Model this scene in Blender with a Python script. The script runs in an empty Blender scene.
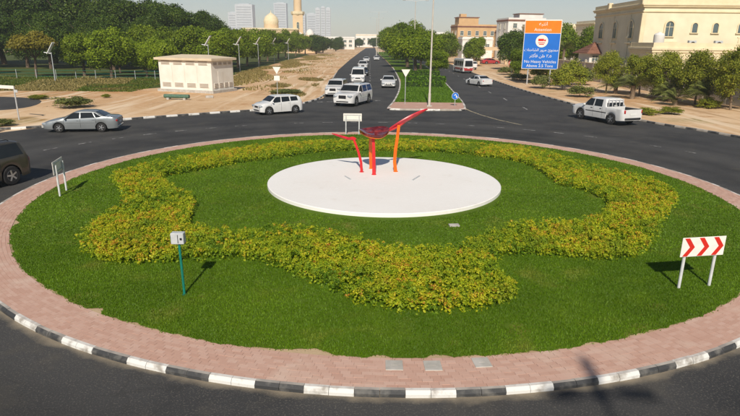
import bpy, math, random
import numpy as np
from mathutils import Vector, Matrix
R = math.radians
random.seed(7)
S = bpy.context.scene
COL = S.collection

# ------------------------------------------------------------------ camera
cam = bpy.data.cameras.new('camera'); CAM = bpy.data.objects.new('camera', cam); COL.objects.link(CAM)
cam.sensor_width = 36.0; cam.lens = 27.24; cam.clip_start = 0.1; cam.clip_end = 6000
CAM.location = (0, 0, 6.0)
CAM.rotation_euler = (Matrix.Rotation(R(90 - 16.61), 3, 'X') @ Matrix.Rotation(0.011, 3, 'Z')).to_euler()
S.camera = CAM
# ------------------------------------------------------------------ sky, sun, exposure
SUN_EL, SUN_AZ = 38.0, 183.0           # the sun stands behind the photographer
W = bpy.data.worlds.new('World'); S.world = W; W.use_nodes = True
nt = W.node_tree; nt.nodes.clear()
sky = nt.nodes.new('ShaderNodeTexSky'); sky.sky_type = 'NISHITA'; sky.sun_disc = False
sky.sun_elevation = R(SUN_EL); sky.sun_rotation = R(SUN_AZ)
sky.altitude = 0; sky.air_density = 1.0; sky.dust_density = 0.35; sky.ozone_density = 2.5
bg = nt.nodes.new('ShaderNodeBackground'); bg.inputs['Strength'].default_value = 0.064
wo = nt.nodes.new('ShaderNodeOutputWorld')
nt.links.new(sky.outputs[0], bg.inputs[0]); nt.links.new(bg.outputs[0], wo.inputs[0])
sl = bpy.data.lights.new('sun', 'SUN'); sl.energy = 4.7; sl.angle = R(0.9); sl.color = (1.0, 0.915, 0.785)
SUN = bpy.data.objects.new('sun', sl); COL.objects.link(SUN)
SUN.rotation_euler = (R(90 - SUN_EL), 0, R(180 - SUN_AZ)); SUN.location = (0, -20, 40)
S.view_settings.view_transform = 'Standard'; S.view_settings.look = 'None'
S.view_settings.exposure = 0.1; S.view_settings.gamma = 1.0; S.view_settings.use_curve_mapping = False
S.render.engine = 'CYCLES'
S.cycles.use_denoising = True
S.cycles.max_bounces = 6; S.cycles.volume_bounces = 1; S.cycles.transparent_max_bounces = 8
S.cycles.sample_clamp_indirect = 6

# ------------------------------------------------------------------ materials
def mat(name, c, rough=.7, c2=None, scale=3.0, detail=4, metal=0.0, spec=.3, bump=0.0, bscale=40, coat=0, coords='Object', lo=.35, hi=.65, rnd=0.0):
    m = bpy.data.materials.new(name); m.use_nodes = True
    n = m.node_tree.nodes; l = m.node_tree.links; b = n['Principled BSDF']
    b.inputs['Base Color'].default_value = (*c, 1); b.inputs['Roughness'].default_value = rough
    b.inputs['Metallic'].default_value = metal; b.inputs['Specular IOR Level'].default_value = spec
    if coat: b.inputs['Coat Weight'].default_value = coat; b.inputs['Coat Roughness'].default_value = .08
    if c2 is not None or bump or rnd:
        if coords == 'World':
            g = n.new('ShaderNodeNewGeometry'); vec = g.outputs['Position']
        else:
            g = n.new('ShaderNodeTexCoord'); vec = g.outputs['Object']
    out = None
    if c2 is not None:
        t = n.new('ShaderNodeTexNoise'); t.inputs['Scale'].default_value = scale; t.inputs['Detail'].default_value = detail
        l.new(vec, t.inputs['Vector'])
        r = n.new('ShaderNodeValToRGB'); r.color_ramp.elements[0].position = lo; r.color_ramp.elements[1].position = hi
        r.color_ramp.elements[0].color = (*c, 1); r.color_ramp.elements[1].color = (*c2, 1)
        l.new(t.outputs['Fac'], r.inputs[0]); out = r.outputs[0]
        l.new(out, b.inputs['Base Color'])
    if rnd:
        oi = n.new('ShaderNodeObjectInfo'); mr = n.new('ShaderNodeMapRange')
        mr.inputs['To Min'].default_value = 1 - rnd; mr.inputs['To Max'].default_value = 1 + rnd
        l.new(oi.outputs['Random'], mr.inputs['Value'])
        hs = n.new('ShaderNodeHueSaturation'); l.new(mr.outputs[0], hs.inputs['Value'])
        if out: l.new(out, hs.inputs['Color'])
        else: hs.inputs['Color'].default_value = (*c, 1)
        l.new(hs.outputs[0], b.inputs['Base Color'])
    if bump:
        t = n.new('ShaderNodeTexNoise'); t.inputs['Scale'].default_value = bscale; t.inputs['Detail'].default_value = 3
        l.new(vec, t.inputs['Vector'])
        bp = n.new('ShaderNodeBump'); bp.inputs['Strength'].default_value = bump; bp.inputs['Distance'].default_value = .02
        l.new(t.outputs['Fac'], bp.inputs['Height']); l.new(bp.outputs[0], b.inputs['Normal'])
    return m

def layered(name, rough, layers, base, bump=.3, bscale=30, spec=.25):
    """world-space colour: base, then (colour, noise scale, lo, hi, detail) layers mixed over it"""
    m = bpy.data.materials.new(name); m.use_nodes = True
    n = m.node_tree.nodes; l = m.node_tree.links; b = n['Principled BSDF']
    b.inputs['Roughness'].default_value = rough; b.inputs['Specular IOR Level'].default_value = spec
    g = n.new('ShaderNodeNewGeometry'); prev = None
    for i, (c, sc, lo, hi, de) in enumerate(layers):
        mp = n.new('ShaderNodeVectorMath'); mp.operation = 'ADD'; mp.inputs[1].default_value = (17.3 * i, 9.1 * i, 3.7 * i)
        l.new(g.outputs['Position'], mp.inputs[0])
        t = n.new('ShaderNodeTexNoise'); t.inputs['Detail'].default_value = de
        if hasattr(sc, '__len__'):
            mm = n.new('ShaderNodeVectorMath'); mm.operation = 'MULTIPLY'; mm.inputs[1].default_value = sc; l.new(mp.outputs[0], mm.inputs[0]); l.new(mm.outputs[0], t.inputs['Vector']); t.inputs['Scale'].default_value = 1.0
        else: t.inputs['Scale'].default_value = sc; l.new(mp.outputs[0], t.inputs['Vector'])
        mr = n.new('ShaderNodeMapRange'); mr.inputs['From Min'].default_value = lo; mr.inputs['From Max'].default_value = hi
        l.new(t.outputs['Fac'], mr.inputs['Value'])
        mx = n.new('ShaderNodeMix'); mx.data_type = 'RGBA'
        l.new(mr.outputs[0], mx.inputs[0])
        if prev is None: mx.inputs[6].default_value = (*base, 1)
        else: l.new(prev, mx.inputs[6])
        mx.inputs[7].default_value = (*c, 1); prev = mx.outputs[2]
    l.new(prev, b.inputs['Base Color'])
    if bump:
        t = n.new('ShaderNodeTexNoise'); t.inputs['Scale'].default_value = bscale; t.inputs['Detail'].default_value = 4
        l.new(g.outputs['Position'], t.inputs['Vector'])
        bp = n.new('ShaderNodeBump'); bp.inputs['Strength'].default_value = bump; bp.inputs['Distance'].default_value = .02
        l.new(t.outputs['Fac'], bp.inputs['Height']); l.new(bp.outputs[0], b.inputs['Normal'])
    return m

def leafmat(name, stops, rough=.55, trans=.25, rnd=.12, patch=None):
    """foliage: colour from the per-leaf 'tint' attribute through a ramp, a little varied per plant"""
    m = bpy.data.materials.new(name); m.use_nodes = True
    n = m.node_tree.nodes; l = m.node_tree.links; b = n['Principled BSDF']; o = n['Material Output']
    b.inputs['Roughness'].default_value = rough; b.inputs['Specular IOR Level'].default_value = .25
    a = n.new('ShaderNodeAttribute'); a.attribute_name = 'tint'
    r = n.new('ShaderNodeValToRGB'); e = r.color_ramp.elements
    while len(e) < len(stops): e.new(.5)
    for k, (p, c) in enumerate(stops): e[k].position = p; e[k].color = (*c, 1)
    l.new(a.outputs['Fac'], r.inputs[0])
    oi = n.new('ShaderNodeObjectInfo'); mr = n.new('ShaderNodeMapRange')
    mr.inputs['To Min'].default_value = 1 - rnd; mr.inputs['To Max'].default_value = 1 + rnd
    l.new(oi.outputs['Random'], mr.inputs['Value'])
    hs = n.new('ShaderNodeHueSaturation'); l.new(mr.outputs[0], hs.inputs['Value']); l.new(r.outputs[0], hs.inputs['Color'])
    col = hs.outputs[0]
    if patch:
        for i, (c, sc, lo, hi) in enumerate(patch):
            g = n.new('ShaderNodeNewGeometry'); t = n.new('ShaderNodeTexNoise'); t.inputs['Scale'].default_value = sc; t.inputs['Detail'].default_value = 4
            mp = n.new('ShaderNodeVectorMath'); mp.operation = 'ADD'; mp.inputs[1].default_value = (31.3 * i + 5, 9.1 * i, 3.7 * i)
            l.new(g.outputs['Position'], mp.inputs[0]); l.new(mp.outputs[0], t.inputs['Vector'])
            q = n.new('ShaderNodeMapRange'); q.inputs['From Min'].default_value = lo; q.inputs['From Max'].default_value = hi
            l.new(t.outputs['Fac'], q.inputs['Value'])
            mx = n.new('ShaderNodeMix'); mx.data_type = 'RGBA'; l.new(q.outputs[0], mx.inputs[0]); l.new(col, mx.inputs[6]); mx.inputs[7].default_value = (*c, 1)
            col = mx.outputs[2]
    l.new(col, b.inputs['Base Color'])
    tr = n.new('ShaderNodeBsdfTranslucent'); l.new(col, tr.inputs['Color'])
    ms = n.new('ShaderNodeMixShader'); ms.inputs[0].default_value = trans
    l.new(b.outputs[0], ms.inputs[1]); l.new(tr.outputs[0], ms.inputs[2]); l.new(ms.outputs[0], o.inputs[0])
    return m

def tintmat(name, stops, rough=.8, bump=.2, bscale=60, wear=None):
    m = bpy.data.materials.new(name); m.use_nodes = True
    n = m.node_tree.nodes; l = m.node_tree.links; b = n['Principled BSDF']
    b.inputs['Roughness'].default_value = rough; b.inputs['Specular IOR Level'].default_value = .25
    a = n.new('ShaderNodeAttribute'); a.attribute_name = 'tint'
    r = n.new('ShaderNodeValToRGB'); e = r.color_ramp.elements
    while len(e) < len(stops): e.new(.5)
    for k, (p, c) in enumerate(stops): e[k].position = p; e[k].color = (*c, 1)
    l.new(a.outputs['Fac'], r.inputs[0]); col = r.outputs[0]
    g = n.new('ShaderNodeNewGeometry')
    if wear:
        c, sc, lo, hi = wear
        t = n.new('ShaderNodeTexNoise'); t.inputs['Scale'].default_value = sc; t.inputs['Detail'].default_value = 5
        l.new(g.outputs['Position'], t.inputs['Vector'])
        q = n.new('ShaderNodeMapRange'); q.inputs['From Min'].default_value = lo; q.inputs['From Max'].default_value = hi
        l.new(t.outputs['Fac'], q.inputs['Value'])
        mx = n.new('ShaderNodeMix'); mx.data_type = 'RGBA'; l.new(q.outputs[0], mx.inputs[0]); l.new(col, mx.inputs[6]); mx.inputs[7].default_value = (*c, 1)
        col = mx.outputs[2]
    l.new(col, b.inputs['Base Color'])
    return m

M = {}
M['sand'] = layered('sand', .95, [((.50, .27, .115), .035, .42, .60, 4), ((.70, .50, .31), .12, .45, .7, 5), ((.42, .22, .09), .5, .56, .75, 5), ((.24, .19, .05), .09, .61, .70, 6), ((.70, .54, .37), 2.2, .55, .8, 4), ((.74, .57, .39), (.9, .05, 1), .54, .66, 3), ((.47, .30, .16), (1.4, .07, 1), .60, .70, 3)], (.60, .40, .225), bump=.6, bscale=3)
M['asphalt'] = layered('asphalt', .82, [((.078, .075, .071), .10, .40, .66, 3), ((.040, .040, .042), .35, .46, .68, 4), ((.095, .087, .074), 1.3, .56, .8, 3), ((.15, .14, .12), 30, .54, .74, 2)], (.062, .061, .061), bump=.5, bscale=60, spec=.3)
def road_wear(m, cx, cy):
    """tyre tracks round the island, dust along its kerb and fine cracks"""
    n = m.node_tree.nodes; l = m.node_tree.links; b = n['Principled BSDF']; col = b.inputs['Base Color'].links[0].from_socket
    g = n.new('ShaderNodeNewGeometry'); s = n.new('ShaderNodeVectorMath'); s.operation = 'SUBTRACT'; s.inputs[1].default_value = (cx, cy, .004); l.new(g.outputs['Position'], s.inputs[0])
    ln = n.new('ShaderNodeVectorMath'); ln.operation = 'LENGTH'; l.new(s.outputs[0], ln.inputs[0])
    no = n.new('ShaderNodeTexNoise'); no.inputs['Scale'].default_value = .45; no.inputs['Detail'].default_value = 4; l.new(g.outputs['Position'], no.inputs['Vector'])
    ad = n.new('ShaderNodeMath'); ad.operation = 'MULTIPLY_ADD'; ad.inputs[1].default_value = 1.3; l.new(no.outputs['Fac'], ad.inputs[0]); l.new(ln.outputs['Value'], ad.inputs[2])
    mr = n.new('ShaderNodeMapRange'); mr.inputs['From Min'].default_value = 14.6; mr.inputs['From Max'].default_value = 30.6; l.new(ad.outputs[0], mr.inputs['Value'])
    r = n.new('ShaderNodeValToRGB'); e = r.color_ramp.elements
    st = [(0, 1.2), (.10, 1.0), (.155, .74), (.21, .96), (.265, .74), (.33, 1.02), (.41, 1.1), (.48, .78), (.54, .97), (.60, .80), (.68, 1.0), (.78, .90), (.9, 1.05), (1, 1.0)]
    while len(e) < len(st): e.new(.5)
    for k, (p, v) in enumerate(st): e[k].position = p; e[k].color = (v * .8, v * .8, v * .8, 1)
    l.new(mr.outputs[0], r.inputs[0])
    mu = n.new('ShaderNodeMix'); mu.data_type = 'RGBA'; mu.blend_type = 'MULTIPLY'; mu.inputs[0].default_value = 1; l.new(col, mu.inputs[6]); l.new(r.outputs[0], mu.inputs[7])
    vo = n.new('ShaderNodeTexVoronoi'); vo.feature = 'DISTANCE_TO_EDGE'; vo.inputs['Scale'].default_value = .16
    wv = n.new('ShaderNodeTexNoise'); wv.inputs['Scale'].default_value = .8; wv.inputs['Detail'].default_value = 5; l.new(g.outputs['Position'], wv.inputs['Vector'])
    wa = n.new('ShaderNodeVectorMath'); wa.operation = 'MULTIPLY_ADD'; wa.inputs[1].default_value = (2.5, 2.5, 0); l.new(wv.outputs['Color'], wa.inputs[0]); l.new(g.outputs['Position'], wa.inputs[2]); l.new(wa.outputs[0], vo.inputs['Vector'])
    cr = n.new('ShaderNodeMapRange'); cr.inputs['From Min'].default_value = .0025; cr.inputs['From Max'].default_value = .005; cr.inputs['To Min'].default_value = .22; cr.inputs['To Max'].default_value = 0; l.new(vo.outputs['Distance'], cr.inputs['Value'])
    mc = n.new('ShaderNodeMix'); mc.data_type = 'RGBA'; l.new(cr.outputs[0], mc.inputs[0]); l.new(mu.outputs[2], mc.inputs[6]); mc.inputs[7].default_value = (.022, .021, .020, 1)
    n2 = n.new('ShaderNodeTexNoise'); n2.inputs['Scale'].default_value = 1.6; n2.inputs['Detail'].default_value = 5; l.new(g.outputs['Position'], n2.inputs['Vector'])
    a2 = n.new('ShaderNodeMath'); a2.operation = 'MULTIPLY_ADD'; a2.inputs[1].default_value = .5; l.new(n2.outputs['Fac'], a2.inputs[0]); l.new(ln.outputs['Value'], a2.inputs[2])
    d = n.new('ShaderNodeMapRange'); d.inputs['From Min'].default_value = 14.88; d.inputs['From Max'].default_value = 15.08; d.inputs['To Min'].default_value = .8; d.inputs['To Max'].default_value = 0; l.new(a2.outputs[0], d.inputs['Value'])
    md = n.new('ShaderNodeMix'); md.data_type = 'RGBA'; l.new(d.outputs[0], md.inputs[0]); l.new(mc.outputs[2], md.inputs[6]); md.inputs[7].default_value = (.30, .25, .18, 1)
    l.new(md.outputs[2], b.inputs['Base Color'])
road_wear(M['asphalt'], .58, 23.1)
M['lawn_soil'] = layered('lawn_soil', .95, [((.085, .15, .006), .35, .4, .65, 4), ((.22, .20, .04), .8, .60, .78, 5), ((.33, .25, .12), 1.7, .74, .84, 4)], (.075, .13, .004), bump=.6, bscale=18)
M['bare_soil'] = layered('bare_soil', .95, [((.42, .30, .18), 1.5, .4, .65, 4)], (.5, .37, .23), bump=.5, bscale=20)
M['grass'] = leafmat('grass_blade', [(0, (.070, .142, .002)), (.5, (.104, .205, .003)), (1, (.165, .285, .008))], trans=.3, rnd=0,
                     patch=[((.27, .27, .04), .7, .57, .82), ((.066, .14, .002), .25, .48, .70), ((.15, .25, .006), 1.1, .53, .75)])
M['bed_leaf'] = leafmat('bed_leaf', [(0, (.10, .20, .012)), (.22, (.23, .34, .015)), (.45, (.32, .40, .013)), (.78, (.57, .56, .022)), (.93, (.62, .50, .028)), (1, (.48, .18, .03))], trans=.35, rnd=0, patch=[((.20, .29, .015), .8, .54, .72)])
M['shaded_park_soil'] = layered('shaded_park_soil', .95, [((.075, .085, .015), .2, .4, .65, 4), ((.16, .11, .05), .5, .55, .75, 5)], (.045, .075, .008), bump=.5, bscale=10)  # green darkened to carry the shade under the trees, brown patches over it
M['grass2'] = leafmat('park_blade', [(0, (.045, .085, .006)), (.5, (.085, .13, .010)), (1, (.16, .18, .02))], trans=.25, rnd=0, patch=[((.20, .14, .04), .25, .5, .7)])
M['bed_soil'] = mat('bed_soil', (.10, .10, .03), .95, (.05, .08, .015), 4, coords='World')
M['slab'] = layered('white_slab', .75, [((.80, .77, .73), .3, .4, .7, 4), ((.74, .70, .65), 1.6, .62, .80, 5), ((.85, .83, .80), 6, .5, .8, 3)], (.83, .81, .78), bump=.08, bscale=50)
M['brick'] = tintmat('paver', [(0, (.50, .305, .235)), (.5, (.53, .335, .262)), (1, (.56, .37, .295))], .85, wear=((.62, .47, .38), 1.1, .55, .80))
M['mortar'] = mat('paver_joint', (.46, .33, .25), .95, (.38, .26, .19), 6, coords='World')
M['kwhite'] = mat('kerb_white', (.66, .65, .62), .75, (.34, .315, .28), 4, 8, coords='World', lo=.52, hi=.68, bump=.2, bscale=30)
M['kblack'] = mat('kerb_black', (.045, .046, .048), .65, (.20, .19, .17), 3.5, 8, coords='World', lo=.46, hi=.75, bump=.2, bscale=30)
M['kgrey'] = mat('kerb_concrete', (.42, .38, .33), .9, (.30, .27, .23), 3, coords='World')
M['ktop'] = mat('kerb_dusty_top', (.30, .27, .245), .9, (.46, .42, .37), 3, 6, coords='World')
M['ktopw'] = mat('kerb_worn_white_top', (.66, .63, .59), .85, (.44, .40, .36), 4, 7, coords='World', lo=.48, hi=.66)
M['concrete'] = mat('concrete', (.50, .47, .43), .9, (.38, .36, .32), 4, coords='World')
M['line'] = mat('road_paint', (.46, .45, .43), .7, (.075, .07, .066), 3, 8, coords='World', lo=.40, hi=.62)
M['line_yellow'] = mat('road_paint_cream', (.48, .40, .25), .7, (.09, .085, .075), 3, 8, coords='World', lo=.45, hi=.68)
M['white_metal'] = mat('white_metal', (.80, .80, .80), .4, (.70, .69, .67), 6)
M['beige_post'] = mat('beige_post', (.52, .48, .42), .55, (.44, .40, .35), 5)
M['galv'] = mat('galvanised', (.58, .60, .62), .4, (.48, .50, .52), 8, metal=.4)
M['white_post'] = mat('white_post', (.64, .65, .65), .45, (.54, .55, .55), 5)
M['red_film'] = mat('red_film', (.62, .025, .015), .4, (.55, .03, .02), 8)
M['white_film'] = mat('white_film', (.82, .78, .72), .4, (.76, .72, .66), 6)
M['green_post'] = mat('green_post', (.008, .20, .15), .5, (.01, .15, .11), 9)
M['pipe'] = mat('pipe_green', (.06, .13, .09), .6, (.10, .17, .12), 5)
M['meter'] = mat('meter_grey', (.52, .54, .55), .5, (.44, .46, .47), 9)
M['dark'] = mat('dark_plastic', (.015, .015, .017), .55, (.022, .022, .024), 20)
M['rubber'] = mat('tyre_rubber', (.018, .018, .019), .8, (.028, .027, .026), 14)
M['rim'] = mat('alloy', (.55, .56, .58), .3, (.45, .46, .48), 12, metal=.8)
M['rimdish'] = mat('rim_dish', (.20, .20, .21), .4, (.15, .15, .16), 12, metal=.5)
M['glass'] = mat('car_glass', (.010, .013, .015), .05, (.016, .019, .021), 2, spec=.4)
M['lamp_clear'] = mat('lamp_clear', (.34, .37, .40), .10, (.24, .27, .30), 30, spec=.6)
M['lamp_red'] = mat('lamp_red', (.45, .012, .012), .2, (.35, .01, .01), 30, spec=.5)
M['plate'] = mat('number_plate', (.75, .75, .72), .5, (.65, .65, .62), 30)
M['p_white'] = mat('paint_white', (.68, .68, .68), .22, (.62, .615, .60), 1.5, coat=.6, spec=.5)
M['p_silver'] = mat('paint_silver', (.285, .305, .315), .30, (.25, .27, .28), 1.5, metal=.45, coat=.6)
M['p_olive'] = mat('paint_olive', (.078, .070, .055), .32, (.066, .06, .047), 1.5, metal=.35, coat=.5)
M['p_black'] = mat('paint_black', (.02, .022, .026), .25, (.026, .028, .03), 1.5, coat=.6)
M['p_red'] = mat('paint_red', (.38, .03, .035), .3, (.33, .028, .03), 1.5, coat=.5)
M['stem_red'] = mat('sculpture_red', (.62, .025, .03), .35, (.52, .02, .025), 3, coat=.3)
M['stem_orange'] = mat('sculpture_orange', (.78, .16, .01), .4, (.70, .12, .01), 3, coat=.3)
M['petal_dark'] = mat('sculpture_maroon', (.10, .008, .010), .22, (.30, .045, .045), 3.2, coat=.6, lo=.45, hi=.7)
M['petal_red'] = mat('sculpture_petal', (.58, .02, .035), .3, (.40, .015, .03), 4, coat=.4)
M['cream'] = mat('cream_render', (.72, .66, .49), .85, (.65, .59, .43), .6, 5, bump=.1, bscale=20)
M['cream_trim'] = mat('cream_trim', (.72, .62, .42), .8, (.66, .56, .37), 1.2, 5)
M['hut'] = mat('hut_paint', (.77, .74, .67), .8, (.70, .66, .58), .8, 5)
M['hut_roof'] = mat('hut_roof', (.66, .55, .40), .85, (.58, .48, .34), 1, 5)
M['louvre'] = mat('louvre', (.56, .50, .43), .7, (.50, .45, .38), 3)
M['white_wall'] = mat('white_render', (.74, .72, .68), .85, (.66, .64, .60), .5, 5)
M['orange_wall'] = mat('ochre_render', (.60, .39, .20), .85, (.53, .34, .17), .4, 5)
M['peach_wall'] = mat('peach_render', (.66, .50, .32), .85, (.60, .45, .28), .4, 5)
M['grey_wall'] = mat('grey_wall', (.46, .42, .36), .9, (.38, .34, .29), .9, 5, bump=.15, bscale=12)
M['terracotta'] = mat('terracotta', (.28, .14, .095), .85, (.20, .085, .055), 2, 5)
M['pane'] = mat('window_pane', (.07, .10, .11), .12, (.10, .14, .15), 1, spec=.6)
M['frame'] = mat('window_frame', (.70, .66, .56), .6, (.62, .58, .48), 4)
M['tower_glass'] = mat('hazed_tower_glazing', (.30, .33, .36), .3, (.26, .29, .32), .1)  # lightened to grey-blue, distance haze mixed into the glazing colour
M['tower'] = mat('hazed_tower_wall', (.48, .52, .56), .7, (.42, .46, .50), .08, 3)  # wall paled towards the sky, part of the haze is in this colour
M['blue_sign'] = mat('sign_blue', (.012, .16, .62), .4, (.012, .14, .55), 1)
M['orange_sign'] = mat('sign_orange', (.85, .22, .01), .4, (.80, .19, .01), 1)
M['bark'] = mat('bark', (.16, .11, .075), .95, (.10, .07, .05), 6, 5)
M['bark_pale'] = mat('bark_pale', (.24, .18, .12), .95, (.17, .12, .08), 6, 5)
M['lf_dark'] = leafmat('leaf_dark', [(0, (.022, .048, .003)), (.5, (.044, .084, .004)), (1, (.092, .135, .008))], trans=.2)
M['lf_mid'] = leafmat('leaf_mid', [(0, (.080, .135, .005)), (.5, (.155, .23, .008)), (1, (.255, .32, .015))], trans=.35)
M['lf_lite'] = leafmat('leaf_light', [(0, (.13, .205, .008)), (.5, (.225, .315, .012)), (1, (.34, .42, .022))], trans=.35)
M['lf_brown'] = leafmat('leaf_olive', [(0, (.13, .12, .014)), (.5, (.22, .19, .02)), (1, (.30, .25, .03))], trans=.25)
M['lf_yell'] = leafmat('leaf_yellow_green', [(0, (.12, .16, .012)), (.5, (.235, .265, .02)), (1, (.38, .38, .045))], trans=.35)
M['lf_grey'] = leafmat('leaf_grey_green', [(0, (.10, .125, .03)), (.5, (.17, .195, .045)), (1, (.25, .265, .07))], trans=.2)
M['lf_dry'] = leafmat('leaf_dry', [(0, (.13, .115, .03)), (.5, (.24, .19, .06)), (1, (.34, .26, .10))], trans=.2)
M['clip'] = leafmat('hedge_leaf', [(0, (.055, .13, .006)), (.5, (.10, .21, .010)), (1, (.17, .29, .018))], trans=.3)

# ------------------------------------------------------------------ mesh helpers
def link(o, parent=None):
    COL.objects.link(o)
    if parent is not None: o.parent = parent
    return o
def empty(name, loc=(0, 0, 0), rz=0.0):
    o = bpy.data.objects.new(name, None); o.location = loc; o.rotation_euler = (0, 0, rz); o.empty_display_size = .3
    return link(o)
def tag(o, label=None, cat=None, group=None, kind=None):
    if label: o['label'] = label
    if cat: o['category'] = cat
    if group: o['group'] = group
    if kind: o['kind'] = kind
    return o
def sharp(me, ang=35):
    me.polygons.foreach_set('use_smooth', [True] * len(me.polygons)); me.set_sharp_from_angle(angle=R(ang))
class MB:
    """collects shapes into one mesh"""
    def __init__(s): s.v = []; s.f = []; s.mi = []
    def add(s, vs, fs, mi=0):
        n = len(s.v); s.v += [tuple(p) for p in vs]; s.f += [tuple(i + n for i in f) for f in fs]; s.mi += [mi] * len(fs); return s
    def box(s, c, d, rz=0.0, bev=0.0, mi=0, rx=0.0, ry=0.0):
        hx, hy, hz = d[0] / 2, d[1] / 2, d[2] / 2
        m = Matrix.Rotation(rz, 3, 'Z') @ Matrix.Rotation(ry, 3, 'Y') @ Matrix.Rotation(rx, 3, 'X')
        if bev:
            b = min(bev, hx * .9, hy * .9, hz * .9); vs = []
            for sx in (-1, 1):
                for sy in (-1, 1):
                    for sz in (-1, 1):
                        vs += [(sx * hx, sy * (hy - b), sz * (hz - b)), (sx * (hx - b), sy * hy, sz * (hz - b)), (sx * (hx - b), sy * (hy - b), sz * hz)]
            idx = lambda sx, sy, sz: ((sx > 0) * 4 + (sy > 0) * 2 + (sz > 0)) * 3
            fs = []
            q = [(-1, -1), (1, -1), (1, 1), (-1, 1)]
            for sg in (-1, 1):
                o = 1 if sg > 0 else -1
                fs.append([idx(sg, a, b_) + 0 for a, b_ in q][::o]); fs.append([idx(a, sg, b_) + 1 for a, b_ in q][::-o]); fs.append([idx(a, b_, sg) + 2 for a, b_ in q][::o])
            for a in (-1, 1):
                for b_ in (-1, 1):
                    o = a * b_
                    fs.append([idx(-1, a, b_) + 1, idx(1, a, b_) + 1, idx(1, a, b_) + 2, idx(-1, a, b_) + 2][::o])
                    fs.append([idx(a, -1, b_) + 2, idx(a, 1, b_) + 2, idx(a, 1, b_) + 0, idx(a, -1, b_) + 0][::o])
                    fs.append([idx(a, b_, -1) + 0, idx(a, b_, 1) + 0, idx(a, b_, 1) + 1, idx(a, b_, -1) + 1][::o])
                    for d_ in (-1, 1): fs.append([idx(a, b_, d_), idx(a, b_, d_) + 1, idx(a, b_, d_) + 2][::a * b_ * d_])
        else:
            vs = [(sx * hx, sy * hy, sz * hz) for sx in (-1, 1) for sy in (-1, 1) for sz in (-1, 1)]
            fs = [(0, 1, 3, 2), (4, 6, 7, 5), (0, 4, 5, 1), (2, 3, 7, 6), (0, 2, 6, 4), (1, 5, 7, 3)]
        c = Vector(c); return s.add([m @ Vector(p) + c for p in vs], fs, mi)
    def tube(s, pts, rad, n=10, mi=0, cap=True):
        pts = [Vector(p) for p in pts]; rad = rad if hasattr(rad, '__len__') else [rad] * len(pts); vs = []; fs = []
        for i, p in enumerate(pts):
            t = (pts[min(i + 1, len(pts) - 1)] - pts[max(i - 1, 0)]).normalized()
            a = Vector((0, 0, 1)) if abs(t.z) < .9 else Vector((1, 0, 0))
            u = t.cross(a).normalized(); w = t.cross(u)
            for k in range(n):
                an = 2 * math.pi * k / n; vs.append(p + (u * math.cos(an) + w * math.sin(an)) * rad[i])
        for i in range(len(pts) - 1):
            for k in range(n): fs.append((i * n + k, i * n + (k + 1) % n, (i + 1) * n + (k + 1) % n, (i + 1) * n + k))
        if cap: fs.append(tuple(range(n))[::-1]); fs.append(tuple((len(pts) - 1) * n + k for k in range(n)))
        return s.add(vs, fs, mi)
    def lathe(s, prof, n=24, c=(0, 0, 0), mi=0, axis='Z'):
        vs = []; fs = []
        for r, z in prof:
            for k in range(n):
                a = 2 * math.pi * k / n; p = (r * math.cos(a), r * math.sin(a), z)
                if axis == 'Y': p = (p[0], p[2], p[1])
                vs.append((p[0] + c[0], p[1] + c[1], p[2] + c[2]))
        for i in range(len(prof) - 1):
            for k in range(n): fs.append((i * n + k, i * n + (k + 1) % n, (i + 1) * n + (k + 1) % n, (i + 1) * n + k))
        if prof[0][0] > 1e-4: fs.append(tuple(range(n))[::-1])
        if prof[-1][0] > 1e-4: fs.append(tuple((len(prof) - 1) * n + k for k in range(n)))
        return s.add(vs, fs, mi)
    def prism(s, outline, t0, t1, plane='XZ', mi=0):
        """outline extruded between t0 and t1 along the missing axis"""
        n = len(outline); P = (lambda a, b, t: (a, t, b)) if plane == 'XZ' else ((lambda a, b, t: (t, a, b)) if plane == 'YZ' else (lambda a, b, t: (a, b, t)))
        vs = [P(a, b, t0) for a, b in outline] + [P(a, b, t1) for a, b in outline]
        fs = [tuple(range(n)), tuple(range(n, 2 * n))[::-1]] + [(k, k + n, (k + 1) % n + n, (k + 1) % n) for k in range(n)]
        return s.add(vs, fs, mi)
    def mesh(s, name, mats, smooth=None):
        me = bpy.data.meshes.new(name); me.from_pydata(s.v, [], s.f)
        for m in (mats if isinstance(mats, (list, tuple)) else [mats]): me.materials.append(m)
        if any(s.mi): me.polygons.foreach_set('material_index', s.mi)
        import bmesh
        b = bmesh.new(); b.from_mesh(me); bmesh.ops.recalc_face_normals(b, faces=b.faces); b.to_mesh(me); b.free()
        if smooth: sharp(me, smooth)
        me.update(); return me
    def build(s, name, mats, parent=None, smooth=None):
        return link(bpy.data.objects.new(name, s.mesh(name, mats, smooth)), parent)
def inst(name, me, parent=None, loc=(0, 0, 0), rot=(0, 0, 0), sc=(1, 1, 1)):
    o = bpy.data.objects.new(name, me); o.location = loc; o.rotation_euler = rot; o.scale = sc
    return link(o, parent)
def npmesh(name, V, F, mats, tint=None, flat=False):
    """V (n,3), F (m,k) all faces alike; tint per vertex"""
    me = bpy.data.meshes.new(name); n, (m, k) = len(V), F.shape
    me.vertices.add(n); me.vertices.foreach_set('co', np.ascontiguousarray(V, np.float32).ravel())
    me.loops.add(m * k); me.loops.foreach_set('vertex_index', np.ascontiguousarray(F, np.int32).ravel())
    me.polygons.add(m); me.polygons.foreach_set('loop_start', np.arange(0, m * k, k, dtype=np.int32))
    if tint is not None:
        a = me.attributes.new('tint', 'FLOAT', 'POINT'); a.data.foreach_set('value', np.ascontiguousarray(tint, np.float32))
    for x in (mats if isinstance(mats, (list, tuple)) else [mats]): me.materials.append(x)
    me.update(calc_edges=True); me.validate()
    if flat: me.shade_flat()
    return me
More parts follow.
